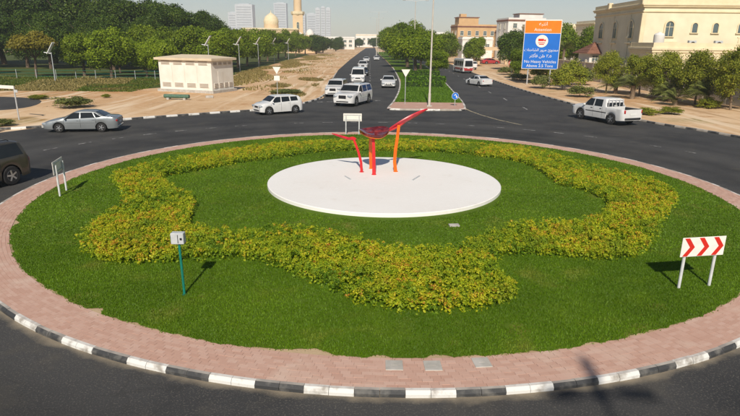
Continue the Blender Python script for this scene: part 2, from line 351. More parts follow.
def sheet(name, poly, z, m, label=None):
    me = bpy.data.meshes.new(name); me.from_pydata([(x, y, z) for x, y in poly], [], [tuple(range(len(poly)))])
    me.materials.append(m); o = link(bpy.data.objects.new(name, me))
    if me.polygons[0].normal.z < 0: me.flip_normals()
    o['kind'] = 'structure'
    if label: o['label'] = label
    return o
def strip(name, L, Rr, z, m):
    n = len(L); me = bpy.data.meshes.new(name)
    me.from_pydata([(x, y, z) for x, y in L] + [(x, y, z) for x, y in Rr], [], [(i, n + i, n + i + 1, i + 1) for i in range(n - 1)])
    me.materials.append(m); o = link(bpy.data.objects.new(name, me)); o['kind'] = 'structure'; return o
def resample(pts, step):
    P = [Vector((*p, 0)) for p in pts]; out = [P[0].copy()]; acc = 0
    for a, b in zip(P, P[1:]):
        d = (b - a).length; t = step - acc
        while t <= d: out.append(a + (b - a) * (t / d)); t += step
        acc = d - (t - step)
    return out
def smooth_poly(pts, k=3, closed=False):
    for _ in range(k):
        q = [] if closed else [pts[0]]
        rng = range(len(pts)) if closed else range(len(pts) - 1)
        for i in rng:
            a, b = pts[i], pts[(i + 1) % len(pts)]
            q += [(a[0] * .75 + b[0] * .25, a[1] * .75 + b[1] * .25), (a[0] * .25 + b[0] * .75, a[1] * .25 + b[1] * .75)]
        if not closed: q.append(pts[-1])
        pts = q
    return pts
def text_mesh(txt, size, m, extrude=.002, align='CENTER'):
    cu = bpy.data.curves.new('lettering', 'FONT'); cu.body = txt; cu.size = size; cu.align_x = align; cu.align_y = 'CENTER'; cu.extrude = extrude; cu.resolution_u = 3
    o = bpy.data.objects.new('lettering', cu); COL.objects.link(o)
    bpy.context.view_layer.update()
    me = bpy.data.meshes.new_from_object(o.evaluated_get(bpy.context.evaluated_depsgraph_get()))
    bpy.data.objects.remove(o); me.materials.clear(); me.materials.append(m); return me
def inside(P, poly):
    x, y = P[:, 0], P[:, 1]; c = np.zeros(len(P), bool); n = len(poly)
    for i in range(n):
        x1, y1 = poly[i]; x2, y2 = poly[i - 1]
        k = ((y1 > y) != (y2 > y)) & (x < (x2 - x1) * (y - y1) / (y2 - y1 + 1e-12) + x1); c ^= k
    return c
ORD = 'first second third fourth fifth sixth seventh eighth ninth tenth eleventh twelfth thirteenth fourteenth'.split()
# ================================================================== SETTING
CX, CY = 0.58, 23.1                    # centre of the roundabout
RK, RP, RG, RD = 14.64, 14.50, 13.56, 4.95
sheet('ground', [(-2400, -2400), (2400, -2400), (2400, 2400), (-2400, 2400)], 0, M['sand'])
def ring_sheet(name, r0, r1, z, m, n=180, jit=0.0, seed=1):
    rr = np.random.RandomState(seed); me = bpy.data.meshes.new(name); V = []; F = []
    ph = rr.rand(12) * 6.28
    for k in range(n):
        a = 2 * math.pi * k / n
        j = jit * sum(math.sin(a * f + ph[i]) for i, f in enumerate((7, 13, 23, 37, 61, 97, 140, 190))) / 3 + (rr.rand() - .5) * jit * 1.2
        V += [(CX + math.cos(a) * r0, CY + math.sin(a) * r0, z), (CX + math.cos(a) * (r1 + j), CY + math.sin(a) * (r1 + j), z)]
    for k in range(n): b = (k + 1) % n; F.append((2 * k, 2 * k + 1, 2 * b + 1, 2 * b))
    me.from_pydata(V, [], F); me.materials.append(m); o = link(bpy.data.objects.new(name, me)); o['kind'] = 'structure'; return o
ring_sheet('circulating_road', 14.2, 28.2, .004, M['asphalt'])
LK = [(-60, 33.0), (-36, 35.2), (-24.95, 37.4), (-22.45, 38.9), (-18.6, 43.3), (-15.5, 45.7), (-11.0, 49.1), (-8.6, 50.5), (-6.9, 54.7), (-5.2, 61.8), (-5.6, 75), (-6.2, 90), (-7.1, 123), (-7.2, 188), (-6.6, 327), (-5.1, 517)]
RKB = [(27.2, 30.5), (24.87, 37.6), (23.86, 40.6), (22.4, 43.6), (21.28, 48.2), (20.5, 58.4), (19.8, 71), (19.85, 88.4), (20.1, 106.5), (20.9, 129), (22.2, 163.5), (22.0, 210), (18, 330), (14, 517)]
ML = [(1.36, 51.4), (2.3, 57.5), (3.7, 73.4), (4.6, 92.8), (5.0, 135), (4.6, 192), (2.6, 332), (3, 517)]
MR = [(8.75, 51.6), (9.4, 58), (9.95, 67.2), (11.2, 87), (12.3, 108.2), (13.7, 148), (13.6, 200), (9, 332), (6, 517)]
def at_y(pl, y):
    for a, b in zip(pl, pl[1:]):
        if a[1] <= y <= b[1]: t = (y - a[1]) / (b[1] - a[1] + 1e-9); return (a[0] + (b[0] - a[0]) * t, y)
    return pl[-1] if y > pl[-1][1] else pl[0]
ys = [45, 47, 49.2, 50.6, 54.7, 58, 61.8, 68, 75, 90, 107, 123, 155, 188, 250, 327, 420, 517]
LKs = LK[4:]
strip('approach_road', [at_y(LKs, y) if y > 45.7 else (-15.5, y) for y in ys], [at_y(ML, y) if y > 51.4 else (5.2, y) for y in ys], .008, M['asphalt'])
ys2 = [37.7, 40.6, 43.6, 46, 48.2, 51.6, 55, 58.4, 67, 71, 80, 88, 107, 129, 148, 163, 210, 330, 517]
strip('exit_road', [at_y(MR, y) if y > 51.6 else (5.25, y) for y in ys2], [at_y(RKB, y) for y in ys2], .0085, M['asphalt'])
strip('side_road', [(-90, 14), (-60, 15.5), (-36, 16.5), (-24, 14)], [(-90, 32), (-60, 32.9), (-36, 35.1), (-24.5, 37.4)], .012, M['asphalt'])
strip('side_road.001', [(24, 12), (34, 13), (60, 12), (90, 10)], [(25.5, 33.5), (34, 26), (60, 24.5), (90, 23)], .012, M['asphalt'])
sheet('park_drive', smooth_poly([(-95, 40), (-40, 44.5), (-31.3, 47.5), (-30.4, 51.5), (-33.5, 58), (-40, 60), (-95, 62)], 2, True), .006, M['asphalt'])

# --- painted lane dashes
dash_me = bpy.data.meshes.new('lane_dash'); dash_me.from_pydata([(-.5, -.06, 0), (.5, -.06, 0), (.5, .06, 0), (-.5, .06, 0)], [], [(0, 1, 2, 3)]); dash_me.materials.append(M['line'])
mk = empty('road_markings'); mk['kind'] = 'structure'
for k in range(58):
    if random.random() < .12: continue
    a = 2 * math.pi * (k + .3) / 58
    inst('lane_dash', dash_me, mk, (CX + 20.1 * math.cos(a), CY + 20.1 * math.sin(a), .017), (0, 0, a + math.pi / 2), (random.uniform(.7, .95), .9, 1))
for y in np.arange(62, 320, 7.0):
    l_, r_ = at_y(LKs, y), at_y(ML, y); x = l_[0] * .44 + r_[0] * .56
    inst('lane_dash', dash_me, mk, (x, y, .013), (0, 0, math.pi / 2 + .03), (2.6, 1.2, 1))
for y in np.arange(54, 200, 8.6):
    l_, r_ = at_y(MR, y), at_y(RKB, y); x = l_[0] * .52 + r_[0] * .48
    inst('lane_dash', dash_me, mk, (x, y, .013), (0, 0, math.pi / 2 - .05), (2.2, 1.1, 1))
edge_line = strip('edge_line', [(8.75, 53.4), (8.95, 51.0), (9.4, 48.4), (10.2, 45.4), (11.4, 42.6)], [(8.90, 53.4), (9.10, 51.0), (9.55, 48.4), (10.34, 45.4), (11.53, 42.6)], .0135, M['line_yellow'])
for k in range(7): inst('give_way_dash', dash_me, mk, (-5.2 + k * .98, 57.6 + k * .33, .0135), (0, 0, .32), (.6, 3.0, 1))

# --- kerbs
def kerb_mesh(name, ln, m, w=.135, h=.125, tp='ktop'):
    b = MB(); o = [(-w / 2, 0), (w / 2, 0), (w / 2, h - .012), (w / 2 - .012, h), (-w / 2 + .05, h), (-w / 2, h - .06)]
    b.prism([(y, z) for y, z in o], -ln / 2 + .004, ln / 2 - .004, 'YZ'); b.mi[5] = 1; b.mi[4] = 1
    return b.mesh(name, [m, M[tp]])
KW, KB, KG = kerb_mesh('kerb_block', .45, M['kwhite'], tp='ktopw'), kerb_mesh('kerb_block', .45, M['kblack']), kerb_mesh('kerb_block', .45, M['kgrey'])
ik = tag(empty('island_kerb'), 'black and white painted kerb round the grass island', kind='structure')
NB = 204; a0 = math.atan2(8.5 - CY, -1.15 - CX)
for k in range(NB):
    a = a0 + 2 * math.pi * (k + .5) / NB
    r = RK - .068 + random.uniform(-.006, .006)
    # outer (sloped) edge faces the road: local -y points outward
    inst('kerb_block', KW if (k // 2) % 2 == 0 else KB, ik, (CX + r * math.cos(a), CY + r * math.sin(a), random.uniform(-.005, .004)), (0, 0, a + math.pi / 2), (1, 1, 1))
def kerb_run(name, label, pts, mats, flip, near=120, step=.45, run=2):
    o = tag(empty(name), label, kind='structure'); P = resample(pts, step)
    for i in range(len(P) - 1):
        d = P[i + 1] - P[i]; c = (P[i] + P[i + 1]) / 2
        if c.y > near: break
        inst('kerb_block', mats[(i // run) % len(mats)], o, (c.x, c.y, random.uniform(-.006, .006)), (0, 0, math.atan2(d.y, d.x) + (math.pi if flip else 0)))
    return o
M2 = [kerb_mesh('kerb_block', .9, M['kwhite'], .2, .15, 'ktopw'), kerb_mesh('kerb_block', .9, M['kblack'], .2, .15), kerb_mesh('kerb_block', .9, M['kgrey'], .2, .15)]
kerb_run('verge_kerb', 'black and white painted kerb along the sand behind the silver sedan', smooth_poly(LK, 2), M2[:2], False, 110, .9, 1)
kerb_run('verge_kerb.001', 'worn black and grey kerb along the sandy verge beside the pickup', smooth_poly(RKB, 2), [M2[1], M2[2]], True, 130, .9, 1)
nose = smooth_poly([ML[4], ML[3], ML[2], ML[1], (1.5, 52.2), (1.7, 51.3), (5, 51.2), (8.4, 51.3), (8.75, 52.4), MR[1], MR[2], MR[3], MR[4], MR[5]], 2)
kerb_run('median_kerb', 'white and grey kerb round the nose of the planted median', nose, [M2[0], M2[2]], False, 150, .9, 2)
south = [(CX + 28.3 * math.cos(R(a)), CY + 28.3 * math.sin(R(a))) for a in range(225, 330, 3)]
kerb_run('outer_kerb', 'grey concrete kerb on the outer edge of the circulating road', south, [M2[2]], True, 200, .9, 1)

# --- median surfaces
def between(name, L, Rr, y0, y1, z, m, inset=.12):
    yy = np.linspace(y0, y1, 24)
    return strip(name, [(at_y(L, y)[0] + inset, y) for y in yy], [(at_y(Rr, y)[0] - inset, y) for y in yy], z, m)
between('median_paving', ML, MR, 51.4, 57.2, .13, M['brick'], .1)
between('median_lawn', ML, MR, 57.2, 330, .125, M['lawn_soil'], .12)
def leaf_cards(P, N, size, tint, rng, asp=.55):
    """one rhombic leaf at each point P facing roughly N"""
    n = len(P); N = N / np.linalg.norm(N, axis=1, keepdims=True)
    t = rng.normal(size=(n, 3)); t -= (t * N).sum(1, keepdims=True) * N; t /= np.linalg.norm(t, axis=1, keepdims=True); b = np.cross(N, t)
    s = size[:, None]
    V = np.stack([P + t * s, P + b * s * asp, P - t * s, P - b * s * asp], 1).reshape(-1, 3)
    return V, np.arange(4 * n).reshape(n, 4), np.repeat(tint, 4)
def blades(pts, h, w, rng, tint, lean=.5):
    n = len(pts); a = rng.rand(n) * 6.283; d = np.stack([np.cos(a), np.sin(a), np.zeros(n)], 1); h = h * (.6 + .8 * rng.rand(n))
    a2 = rng.rand(n) * 6.283; tip = pts + np.stack([np.cos(a2) * h * lean, np.sin(a2) * h * lean, h], 1)
    V = np.stack([pts - d * w, pts + d * w, tip], 1).reshape(-1, 3)
    return V, np.arange(3 * n).reshape(n, 3), np.repeat(tint, 3)
rng = np.random.RandomState(3)
# median grass
n = 26000; y = 57.2 + 55 * rng.rand(n) ** 1.3; xl = np.array([at_y(ML, v)[0] + .15 for v in y]); xr = np.array([at_y(MR, v)[0] - .15 for v in y])
P = np.stack([xl + (xr - xl) * rng.rand(n), y, np.full(n, .125)], 1)
V, F, T = blades(P, .10, .05, rng, rng.rand(n)); tag(link(bpy.data.objects.new('median_grass', npmesh('median_grass', V, F, M['clip'], T))), 'bright green mown grass on the road median', 'grass', kind='stuff')

# --- island: bare rim, paving, lawn
ring_sheet('island_soil', 4.0, RG + .12, .105, M['bare_soil'])
def EDGE(a):
    e = RG - .04 + .02 * np.sin(a * 23) + .018 * np.sin(a * 61 + 1) + .018 * np.sin(a * 140 + 2) + .012 * np.sin(a * 290)
    for x, y, w, d in [(-1.2, 9.6, .030, .16), (.2, 9.5, .012, .08), (1.3, 9.5, .015, .12), (-1.9, 9.7, .02, .06), (-6.2, 11.3, .012, .16), (4.6, 10.1, .01, .08), (-11.7, 17.5, .02, .12)]:
        b = math.atan2(y - CY, x - CX); e = e - d * np.exp(-((np.mod(a - b + np.pi, 2 * np.pi) - np.pi) / w) ** 2)
    return e
lw = bpy.data.meshes.new('lawn'); an_ = np.linspace(0, 2 * np.pi, 1440, endpoint=False); er = EDGE(an_)
lw.from_pydata([(CX + 4.2 * math.cos(a), CY + 4.2 * math.sin(a), .122) for a in an_] + [(CX + r * math.cos(a), CY + r * math.sin(a), .122) for a, r in zip(an_, er)], [], [(k, 1440 + k, 1440 + (k + 1) % 1440, (k + 1) % 1440) for k in range(1440)])
lw.materials.append(M['lawn_soil']); link(bpy.data.objects.new('lawn', lw))['kind'] = 'structure'
pv = ring_sheet('paving', RG - .25, RP + .02, .098, M['mortar']); pv.name = 'brick_paving'
bm_ = []
for t in range(6):
    b = MB(); b.box((0, 0, .0), (.197, .096, .06)); me = b.mesh('brick', M['brick']); a = me.attributes.new('tint', 'FLOAT', 'POINT'); a.data.foreach_set('value', [t / 5.0] * len(me.vertices)); bm_.append(me)
bricks = []
for c in range(10):
    r = RG - .02 + .05 + c * .098; n = int(round(2 * math.pi * r / .2))
    for k in range(n):
        a = 2 * math.pi * (k + (.5 if c % 2 else 0)) / n
        bricks.append((CX + r * math.cos(a), CY + r * math.sin(a), .090 + random.uniform(-.003, .003), a + math.pi / 2 + random.uniform(-.012, .012)))
bricks.sort(key=lambda q: q[0] ** 2 + q[1] ** 2)
for x, y, z, a in bricks[:300]: inst('brick', random.choice(bm_), pv, (x, y, z), (0, 0, a))
bv, bf, bt = [], [], []
box = np.array([(-.097, -.047, .03), (.097, -.047, .03), (.097, .047, .03), (-.097, .047, .03), (-.097, -.047, -.02), (.097, -.047, -.02), (.097, .047, -.02), (-.097, .047, -.02)])
bq = np.array([(0, 1, 2, 3), (0, 4, 5, 1), (1, 5, 6, 2), (2, 6, 7, 3), (3, 7, 4, 0)])
for i, (x, y, z, a) in enumerate(bricks[300:]):
    c, s = math.cos(a), math.sin(a); q = box.copy(); q[:, 0] = box[:, 0] * c - box[:, 1] * s + x; q[:, 1] = box[:, 0] * s + box[:, 1] * c + y; q[:, 2] += z
    bv.append(q); bf.append(bq + 8 * i); bt += [random.randint(0, 5) / 5.0] * 8
o = link(bpy.data.objects.new('brick_field', npmesh('brick_field', np.concatenate(bv), np.concatenate(bf), M['brick'], np.array(bt), True)), pv); o['kind'] = 'stuff'
# pale cover slabs let into the paving
for (x, y), lab in zip([(.49, 9.30), (1.22, 9.30), (2.17, 9.43)], ['leftmost of three pale concrete cover slabs in the pink paving', 'middle one of three pale concrete cover slabs in the pink paving', 'rightmost of three pale concrete cover slabs in the pink paving']):
    a = math.atan2(y - CY, x - CX); b = MB(); b.box((0, 0, .02), (.33, .33, .05), bev=.006); b.box((0, 0, .047), (.12, .02, .006))
    o = b.build('cover_slab', M['concrete']); o.location = (x, y, .092); o.rotation_euler = (0, 0, a + math.pi / 2); tag(o, lab, 'cover slab', 'cover slabs in the paving')
# grass blades, thicker towards the front where they can be seen
def lawn_pts(n, r0, r1, ymax=None):
    r = np.sqrt(rng.rand(n) * (r1 ** 2 - r0 ** 2) + r0 ** 2); a = rng.rand(n) * 6.28318
    P = np.stack([CX + r * np.cos(a), CY + r * np.sin(a), np.full(n, .12)], 1)
    return P if ymax is None else P[P[:, 1] < ymax]
P = np.concatenate([lawn_pts(230000, 4.9, RG + .06), lawn_pts(520000, 8.0, RG + .08, 15.5)])
ang = np.arctan2(P[:, 1] - CY, P[:, 0] - CX); rad = np.hypot(P[:, 0] - CX, P[:, 1] - CY)
edge = EDGE(ang) + .04 * rng.normal(size=len(ang))
bare = [(-1.63, 12.0, .22, .14), (-1.1, 11.75, .22, .11), (-1.35, 12.35, .18, .1), (-2.3, 12.6, .2, .1), (3.0, 10.9, .2, .1), (.9, 10.3, .22, .1)]
keep = rad < edge
for x, y, a_, b_ in bare:
    q = ((P[:, 0] - x) / a_) ** 2 + ((P[:, 1] - y) / b_) ** 2; keep &= q > .1 + 1.0 * rng.rand(len(P))
P = P[keep]
tn = .5 + .22 * np.sin(P[:, 0] * 1.1 + 1.7 * np.sin(P[:, 1] * .7)) * np.cos(P[:, 1] * .9 + P[:, 0] * .4) + .22 * rng.normal(size=len(P))
near = P[:, 1] < 15.5
V, F, T = blades(P, .036, np.where(near, .011, .022)[:, None], rng, np.clip(tn, 0, 1), .6)
tag(link(bpy.data.objects.new('lawn_grass', npmesh('lawn_grass', V, F, M['grass'], T))), 'short green mown grass covering the roundabout island', 'grass', kind='stuff')
# --- the winding shrub bed
BO = [(-11.24, 23.57), (-9.61, 20.99), (-8.8, 19.54), (-8.96, 18.06), (-9.02, 17.08), (-8.45, 15.29), (-7.64, 14.34), (-6.8, 13.97), (-5.93, 14.14), (-5.11, 14.28), (-4.03, 14.57), (-2.8, 14.23), (-1.92, 13.39), (-0.92, 12.56), (-0.38, 11.89), (0.34, 11.49), (1.21, 11.4), (2.17, 11.5), (2.77, 11.69), (3.61, 12.19), (3.52, 13.22), (3.28, 13.79), (3.54, 14.8), (4.65, 15.11), (5.68, 14.87), (6.78, 14.63), (7.97, 15.1), (9.13, 16.81), (10.52, 19.14), (12.12, 21.11), (12.5, 23.08), (11.7, 25.41), (10.38, 27.68), (9.9, 30.19), (7.67, 32.2), (4.13, 33.15), (0.55, 33.27), (-3.24, 32.85), (-6.26, 31.34), (-8.37, 28.86), (-10.28, 26.57), (-11.32, 24.28)]
BI = [(-9.23, 23.66), (-8.01, 21.92), (-6.55, 20.34), (-6.13, 18.16), (-5.88, 16.99), (-4.75, 16.53), (-3.84, 16.37), (-3.28, 16.91), (-2.28, 16.95), (-1.08, 16.5), (-0.2, 15.73), (0.62, 15.16), (2.26, 15.21), (2.95, 15.69), (3.49, 16.33), (4.0, 16.83), (4.75, 17.57), (6.21, 17.79), (7.59, 18.04), (8.59, 19.32), (9.2, 20.53), (8.94, 22.34), (8.01, 23.5), (8.15, 25.57), (7.79, 27.96), (6.47, 29.26), (3.84, 30.62), (0.52, 30.82), (-2.99, 30.31), (-4.29, 28.66), (-6.52, 27.18), (-7.77, 25.49), (-8.86, 24.4)]
BO2, BI2 = smooth_poly(BO, 1, True), smooth_poly(BI, 1, True)
nc = 108000
C = np.stack([rng.uniform(-11.8, 12.9, nc), rng.uniform(11.2, 33.6, nc)], 1)
jit = C + rng.normal(size=C.shape) * .05
C = C[inside(jit, BO2) & ~inside(jit, BI2)]
nc = len(C)
gx, gy = np.meshgrid(np.arange(-12, 13.2, .25), np.arange(11, 34, .25)); PC = np.stack([gx.ravel(), gy.ravel()], 1); PC += rng.uniform(-.11, .11, PC.shape)
PC = PC[inside(PC, smooth_poly([(CX + (x - CX) * 1.02, CY + (y - CY) * 1.02) for x, y in BO], 1, True))]
PR = rng.uniform(.15, .23, len(PC)); PT = rng.normal(size=len(PC)); PH = rng.uniform(.7, 1.25, len(PC))
near_i = np.zeros(nc, int); near_d = np.zeros(nc)
for k in range(0, nc, 4000):
    D2 = np.hypot(C[k:k + 4000, None, 0] - PC[None, :, 0], C[k:k + 4000, None, 1] - PC[None, :, 1]) / PR[None]; near_i[k:k + 4000] = D2.argmin(1); near_d[k:k + 4000] = D2.min(1)
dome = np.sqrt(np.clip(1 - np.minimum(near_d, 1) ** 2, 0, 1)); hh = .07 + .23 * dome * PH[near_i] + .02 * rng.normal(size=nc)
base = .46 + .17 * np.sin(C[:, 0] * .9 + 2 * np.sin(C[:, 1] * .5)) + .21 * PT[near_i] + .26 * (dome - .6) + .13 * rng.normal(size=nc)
base = np.where(rng.rand(nc) < .014, 1.0, np.clip(base, 0, .94))
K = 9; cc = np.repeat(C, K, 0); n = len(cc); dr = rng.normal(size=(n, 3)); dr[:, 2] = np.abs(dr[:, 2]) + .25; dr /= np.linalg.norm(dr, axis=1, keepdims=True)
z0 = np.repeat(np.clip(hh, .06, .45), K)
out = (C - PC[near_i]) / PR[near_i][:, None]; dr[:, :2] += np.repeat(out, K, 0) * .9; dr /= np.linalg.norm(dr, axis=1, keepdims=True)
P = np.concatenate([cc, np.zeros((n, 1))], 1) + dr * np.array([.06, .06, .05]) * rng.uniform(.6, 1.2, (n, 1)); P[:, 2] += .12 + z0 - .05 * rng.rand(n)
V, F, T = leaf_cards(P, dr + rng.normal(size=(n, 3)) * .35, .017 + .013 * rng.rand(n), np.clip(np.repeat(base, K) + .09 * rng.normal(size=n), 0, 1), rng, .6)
# lower skirt leaves so that the bed has sides
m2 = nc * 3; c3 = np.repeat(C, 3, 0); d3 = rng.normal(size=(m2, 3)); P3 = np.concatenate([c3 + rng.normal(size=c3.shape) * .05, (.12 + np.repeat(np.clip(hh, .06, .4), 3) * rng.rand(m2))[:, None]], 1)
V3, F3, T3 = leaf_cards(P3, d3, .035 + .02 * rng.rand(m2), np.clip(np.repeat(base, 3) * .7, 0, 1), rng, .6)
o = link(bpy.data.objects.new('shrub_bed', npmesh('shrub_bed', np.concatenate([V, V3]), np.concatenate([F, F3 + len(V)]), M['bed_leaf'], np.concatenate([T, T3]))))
tag(o, 'low yellow and green leafy shrub bed winding round the white disc', 'shrub bed', kind='stuff')

# --- white disc plinth
b = MB(); b.lathe([(0, .26), (RD - .03, .26), (RD, .24), (RD, .06)], 128, (CX, CY + .42, 0))
sl_ = b.build('disc_plinth', M['slab'], smooth=30); tag(sl_, 'large round white concrete disc in the middle of the lawn', 'plinth')
for i, (x, y, a, ln) in enumerate([(-.98, 23.78, R(-66), .7), (2.0, 23.88, R(66), .95)]):
    b = MB(); b.box((0, 0, .012), (ln, .07, .024), bev=.004); q = b.build('floor_light', M['meter']); q.location = (x, y, .26); q.rotation_euler = (0, 0, a)
    tag(q, ['thin grey strip light let into the disc left of the sculpture', 'thin grey strip light let into the disc right of the sculpture'][i], 'strip light')
b = MB(); b.box((0, 0, .02), (.34, .22, .05), bev=.006); b.box((0, 0, .047), (.28, .02, .006)); o = b.build('valve_cover', M['concrete']); o.location = (2.81, 17.73, .125); o.rotation_euler = (0, 0, .1)
tag(o, 'small pale concrete valve cover lying in the lawn before the disc', 'cover')

# --- sculpture
sc = tag(empty('flower_sculpture', (.4, 25.2, .26)), 'abstract red and orange metal flower sculpture on thin stems', 'sculpture')
def rel(*p): return (p[0] - .4, p[1] - 25.2, p[2] - .30)
def stem(pts, w, m):
    b = MB(); b.tube([rel(*p) for p in pts], w, 6); b.build('stem', M[m], sc, 40)
    q = pts[0]; c = MB(); c.lathe([(.11, 0), (.11, .015), (.06, .03)], 12, rel(q[0], q[1], .30)); c.build('foot_plate', M['stem_red' if m != 'stem_orange' else 'stem_orange'], sc, 30)
stem([(-.40, 25.0, .30), (-.43, 25.02, .75), (-.55, 25.06, 1.2), (-.68, 25.1, 1.55), (-.79, 25.15, 1.82)], [.07, .068, .062, .058, .05], 'stem_red')
stem([(.16, 24.5, .30), (.15, 24.52, .9), (.13, 24.6, 1.5), (.10, 24.72, 2.02)], [.09, .085, .08, .075], 'stem_red')
stem([(.03, 25.75, .30), (.0, 25.6, .9), (-.02, 25.4, 1.5), (-.02, 25.15, 2.0)], [.085, .08, .075, .07], 'stem_orange')
stem([(1.16, 25.15, .30), (1.10, 25.18, .75), (1.13, 25.2, 1.3), (1.20, 25.28, 1.8), (1.27, 25.42, 2.40)], [.09, .085, .082, .078, .075], 'stem_orange')
def blade(name, a, bq, wid, th, m, bend=0.0, wpow=.8, roll=0.0, n=16):
    """a leaf-shaped plate from point a to b, thick in the middle and cupped"""
    A, B = Vector(rel(*a)), Vector(rel(*bq)); t = (B - A).normalized(); side = t.cross(Vector((0, 0, 1))).normalized(); up = side.cross(t)
    side, up = side * math.cos(roll) + up * math.sin(roll), up * math.cos(roll) - side * math.sin(roll)
    mb = MB(); vs = []; fs = []; mcnt = 9
    for i in range(n + 1):
        s = i / n; c = A + (B - A) * s + up * (bend * math.sin(math.pi * s)); w = wid * max(.03, math.sin(math.pi * min(1, .04 + s * .96)) ** wpow)
        for j in range(mcnt):
            u = -1 + 2 * j / (mcnt - 1); vs.append(c + side * (w * u) + up * (abs(u) ** 2 * w * .35))
    N = len(vs)
    vs += [v - up * th for v in vs]
    for i in range(n):
        for j in range(mcnt - 1):
            q = (i * mcnt + j, i * mcnt + j + 1, (i + 1) * mcnt + j + 1, (i + 1) * mcnt + j); fs.append(q); fs.append(tuple(k + N for k in q)[::-1])
        for j, o_ in ((0, 1), (mcnt - 1, -1)):
            q = (i * mcnt + j, (i + 1) * mcnt + j, (i + 1) * mcnt + j + N, i * mcnt + j + N); fs.append(q[::o_])
    fs.append(tuple(range(mcnt)) + tuple(range(N, N + mcnt))[::-1]); e = n * mcnt; fs.append(tuple(range(e, e + mcnt))[::-1] + tuple(range(N + e, N + e + mcnt)))
    mb.add(vs, fs); return mb.build(name, M[m], sc, 50)
blade('petal', (.78, 25.45, 2.16), (2.56, 25.75, 3.12), .24, .05, 'petal_red', -.03, .7, .5)
blade('petal', (.74, 25.5, 2.10), (1.75, 25.68, 2.72), .17, .05, 'stem_red', -.10, .8, .2)
blade('petal', (-.70, 25.16, 1.74), (-1.78, 25.42, 2.0), .07, .035, 'petal_red', -.04, .8, .4)
blade('petal', (-.66, 25.14, 1.80), (-1.10, 25.3, 1.74), .12, .04, 'stem_red', .02, .8, .3)
# the shallow three-lobed bowl
def bowl(name, r0, zoff, m, th=.05, lob=.10):
    mb = MB(); nr, na = 7, 48; vs = [(rel(.12, 24.95, 2.0 + zoff))]; fs = []
    P_ = lambda r, a, dz: rel(.12 + r * (1 + lob * math.sin(3 * a + .6)) * math.cos(a), 24.95 + .95 * r * (1 + lob * math.sin(3 * a + .6)) * math.sin(a), 2.0 + zoff + .10 * (r / r0) ** 2 + .05 * math.cos(5 * a + 6 * r / r0) * (1 - r / r0) + .06 * math.sin(2 * a + .3) * (r / r0) + .13 * r * math.sin(a) + dz)
    vs = [P_(1e-4, 0, 0)] + [P_(r0 * (i + 1) / nr, 2 * math.pi * k / na, 0) for i in range(nr) for k in range(na)]
    N = len(vs); vs += [P_(1e-4, 0, -th)] + [P_(r0 * (i + 1) / nr * (.97 if i == nr - 1 else 1), 2 * math.pi * k / na, -th) for i in range(nr) for k in range(na)]
    for o_ in (0, N):
        for k in range(na): fs.append((o_, o_ + 1 + k, o_ + 1 + (k + 1) % na))
        for i in range(nr - 1):
            for k in range(na): fs.append((o_ + 1 + i * na + k, o_ + 1 + (i + 1) * na + k, o_ + 1 + (i + 1) * na + (k + 1) % na, o_ + 1 + i * na + (k + 1) % na))
    e = 1 + (nr - 1) * na
    for k in range(na): fs.append((e + k, e + k + N, e + (k + 1) % na + N, e + (k + 1) % na))
    mb.add(vs, fs); return mb.build(name, M[m], sc, 50)
bowl('bowl', .67, .12, 'petal_dark', .10); bowl('bowl_underside', .62, -.01, 'stem_orange', .04)

# ================================================================== SIGNS ON THE ISLAND
def chevron_sign(name, label, loc, rz, face=True):
    t = tag(empty(name, (loc[0], loc[1], .10), rz), label, 'road sign', 'chevron boards round the island')
    for s in (-1, 1):
        b = MB(); b.tube([(s * .43, .02, 0), (s * .43, .02, 1.24)], .038, 12); b.build('post', M['white_post'], t, 40)
    b = MB(); b.box((0, -.035, 1.13), (1.20, .02, .50), bev=.006); bd = b.build('board', M['white_film'], t)
    for s in (-1, 1):
        c = MB(); c.box((0, -.015, 1.13 + s * .16), (1.1, .018, .04)); c.build('rail', M['galv'], t)
    if face:
        for x in (-.40, 0, .40):
            o = [(x - .15, -.235), (x - .015, -.235), (x + .16, 0), (x - .015, .235), (x - .15, .235), (x + .025, 0)]
            c = MB(); c.prism([(a, 1.13 + z) for a, z in o], -.0495, -.0460); c.build('chevron', M['red_film'], bd)
    return t
chevron_sign('chevron_sign', 'white board with three red arrows on two posts in the lawn', (8.22, 13.02), R(10))
chevron_sign('chevron_sign.001', 'white board on two posts seen edge-on beside the olive SUV', (-12.11, 21.27), R(-77.5))
chevron_sign('chevron_sign.002', 'back of a white board on two posts behind the sculpture', (-1.2, 36.55), math.pi)
# meter post
t = tag(empty('meter_post', (-4.43, 12.28, .10)), 'thin green post carrying a grey meter box on the lawn', 'meter post')
b = MB(); b.tube([(0, 0, 0), (-.02, 0, 1.36)], .03, 10); b.lathe([(.07, 0), (.07, .02), (.035, .03)], 12); b.build('post', M['green_post'], t, 40)
b = MB(); b.box((-.03, 0, 1.46), (.30, .17, .27), bev=.012); bx = b.build('meter_box', M['meter'], t)
b = MB(); b.box((-.01, -.09, 1.46), (.012, .012, .2)); b.box((.06, -.089, 1.46), (.05, .010, .05)); b.build('box_latch', M['dark'], bx)
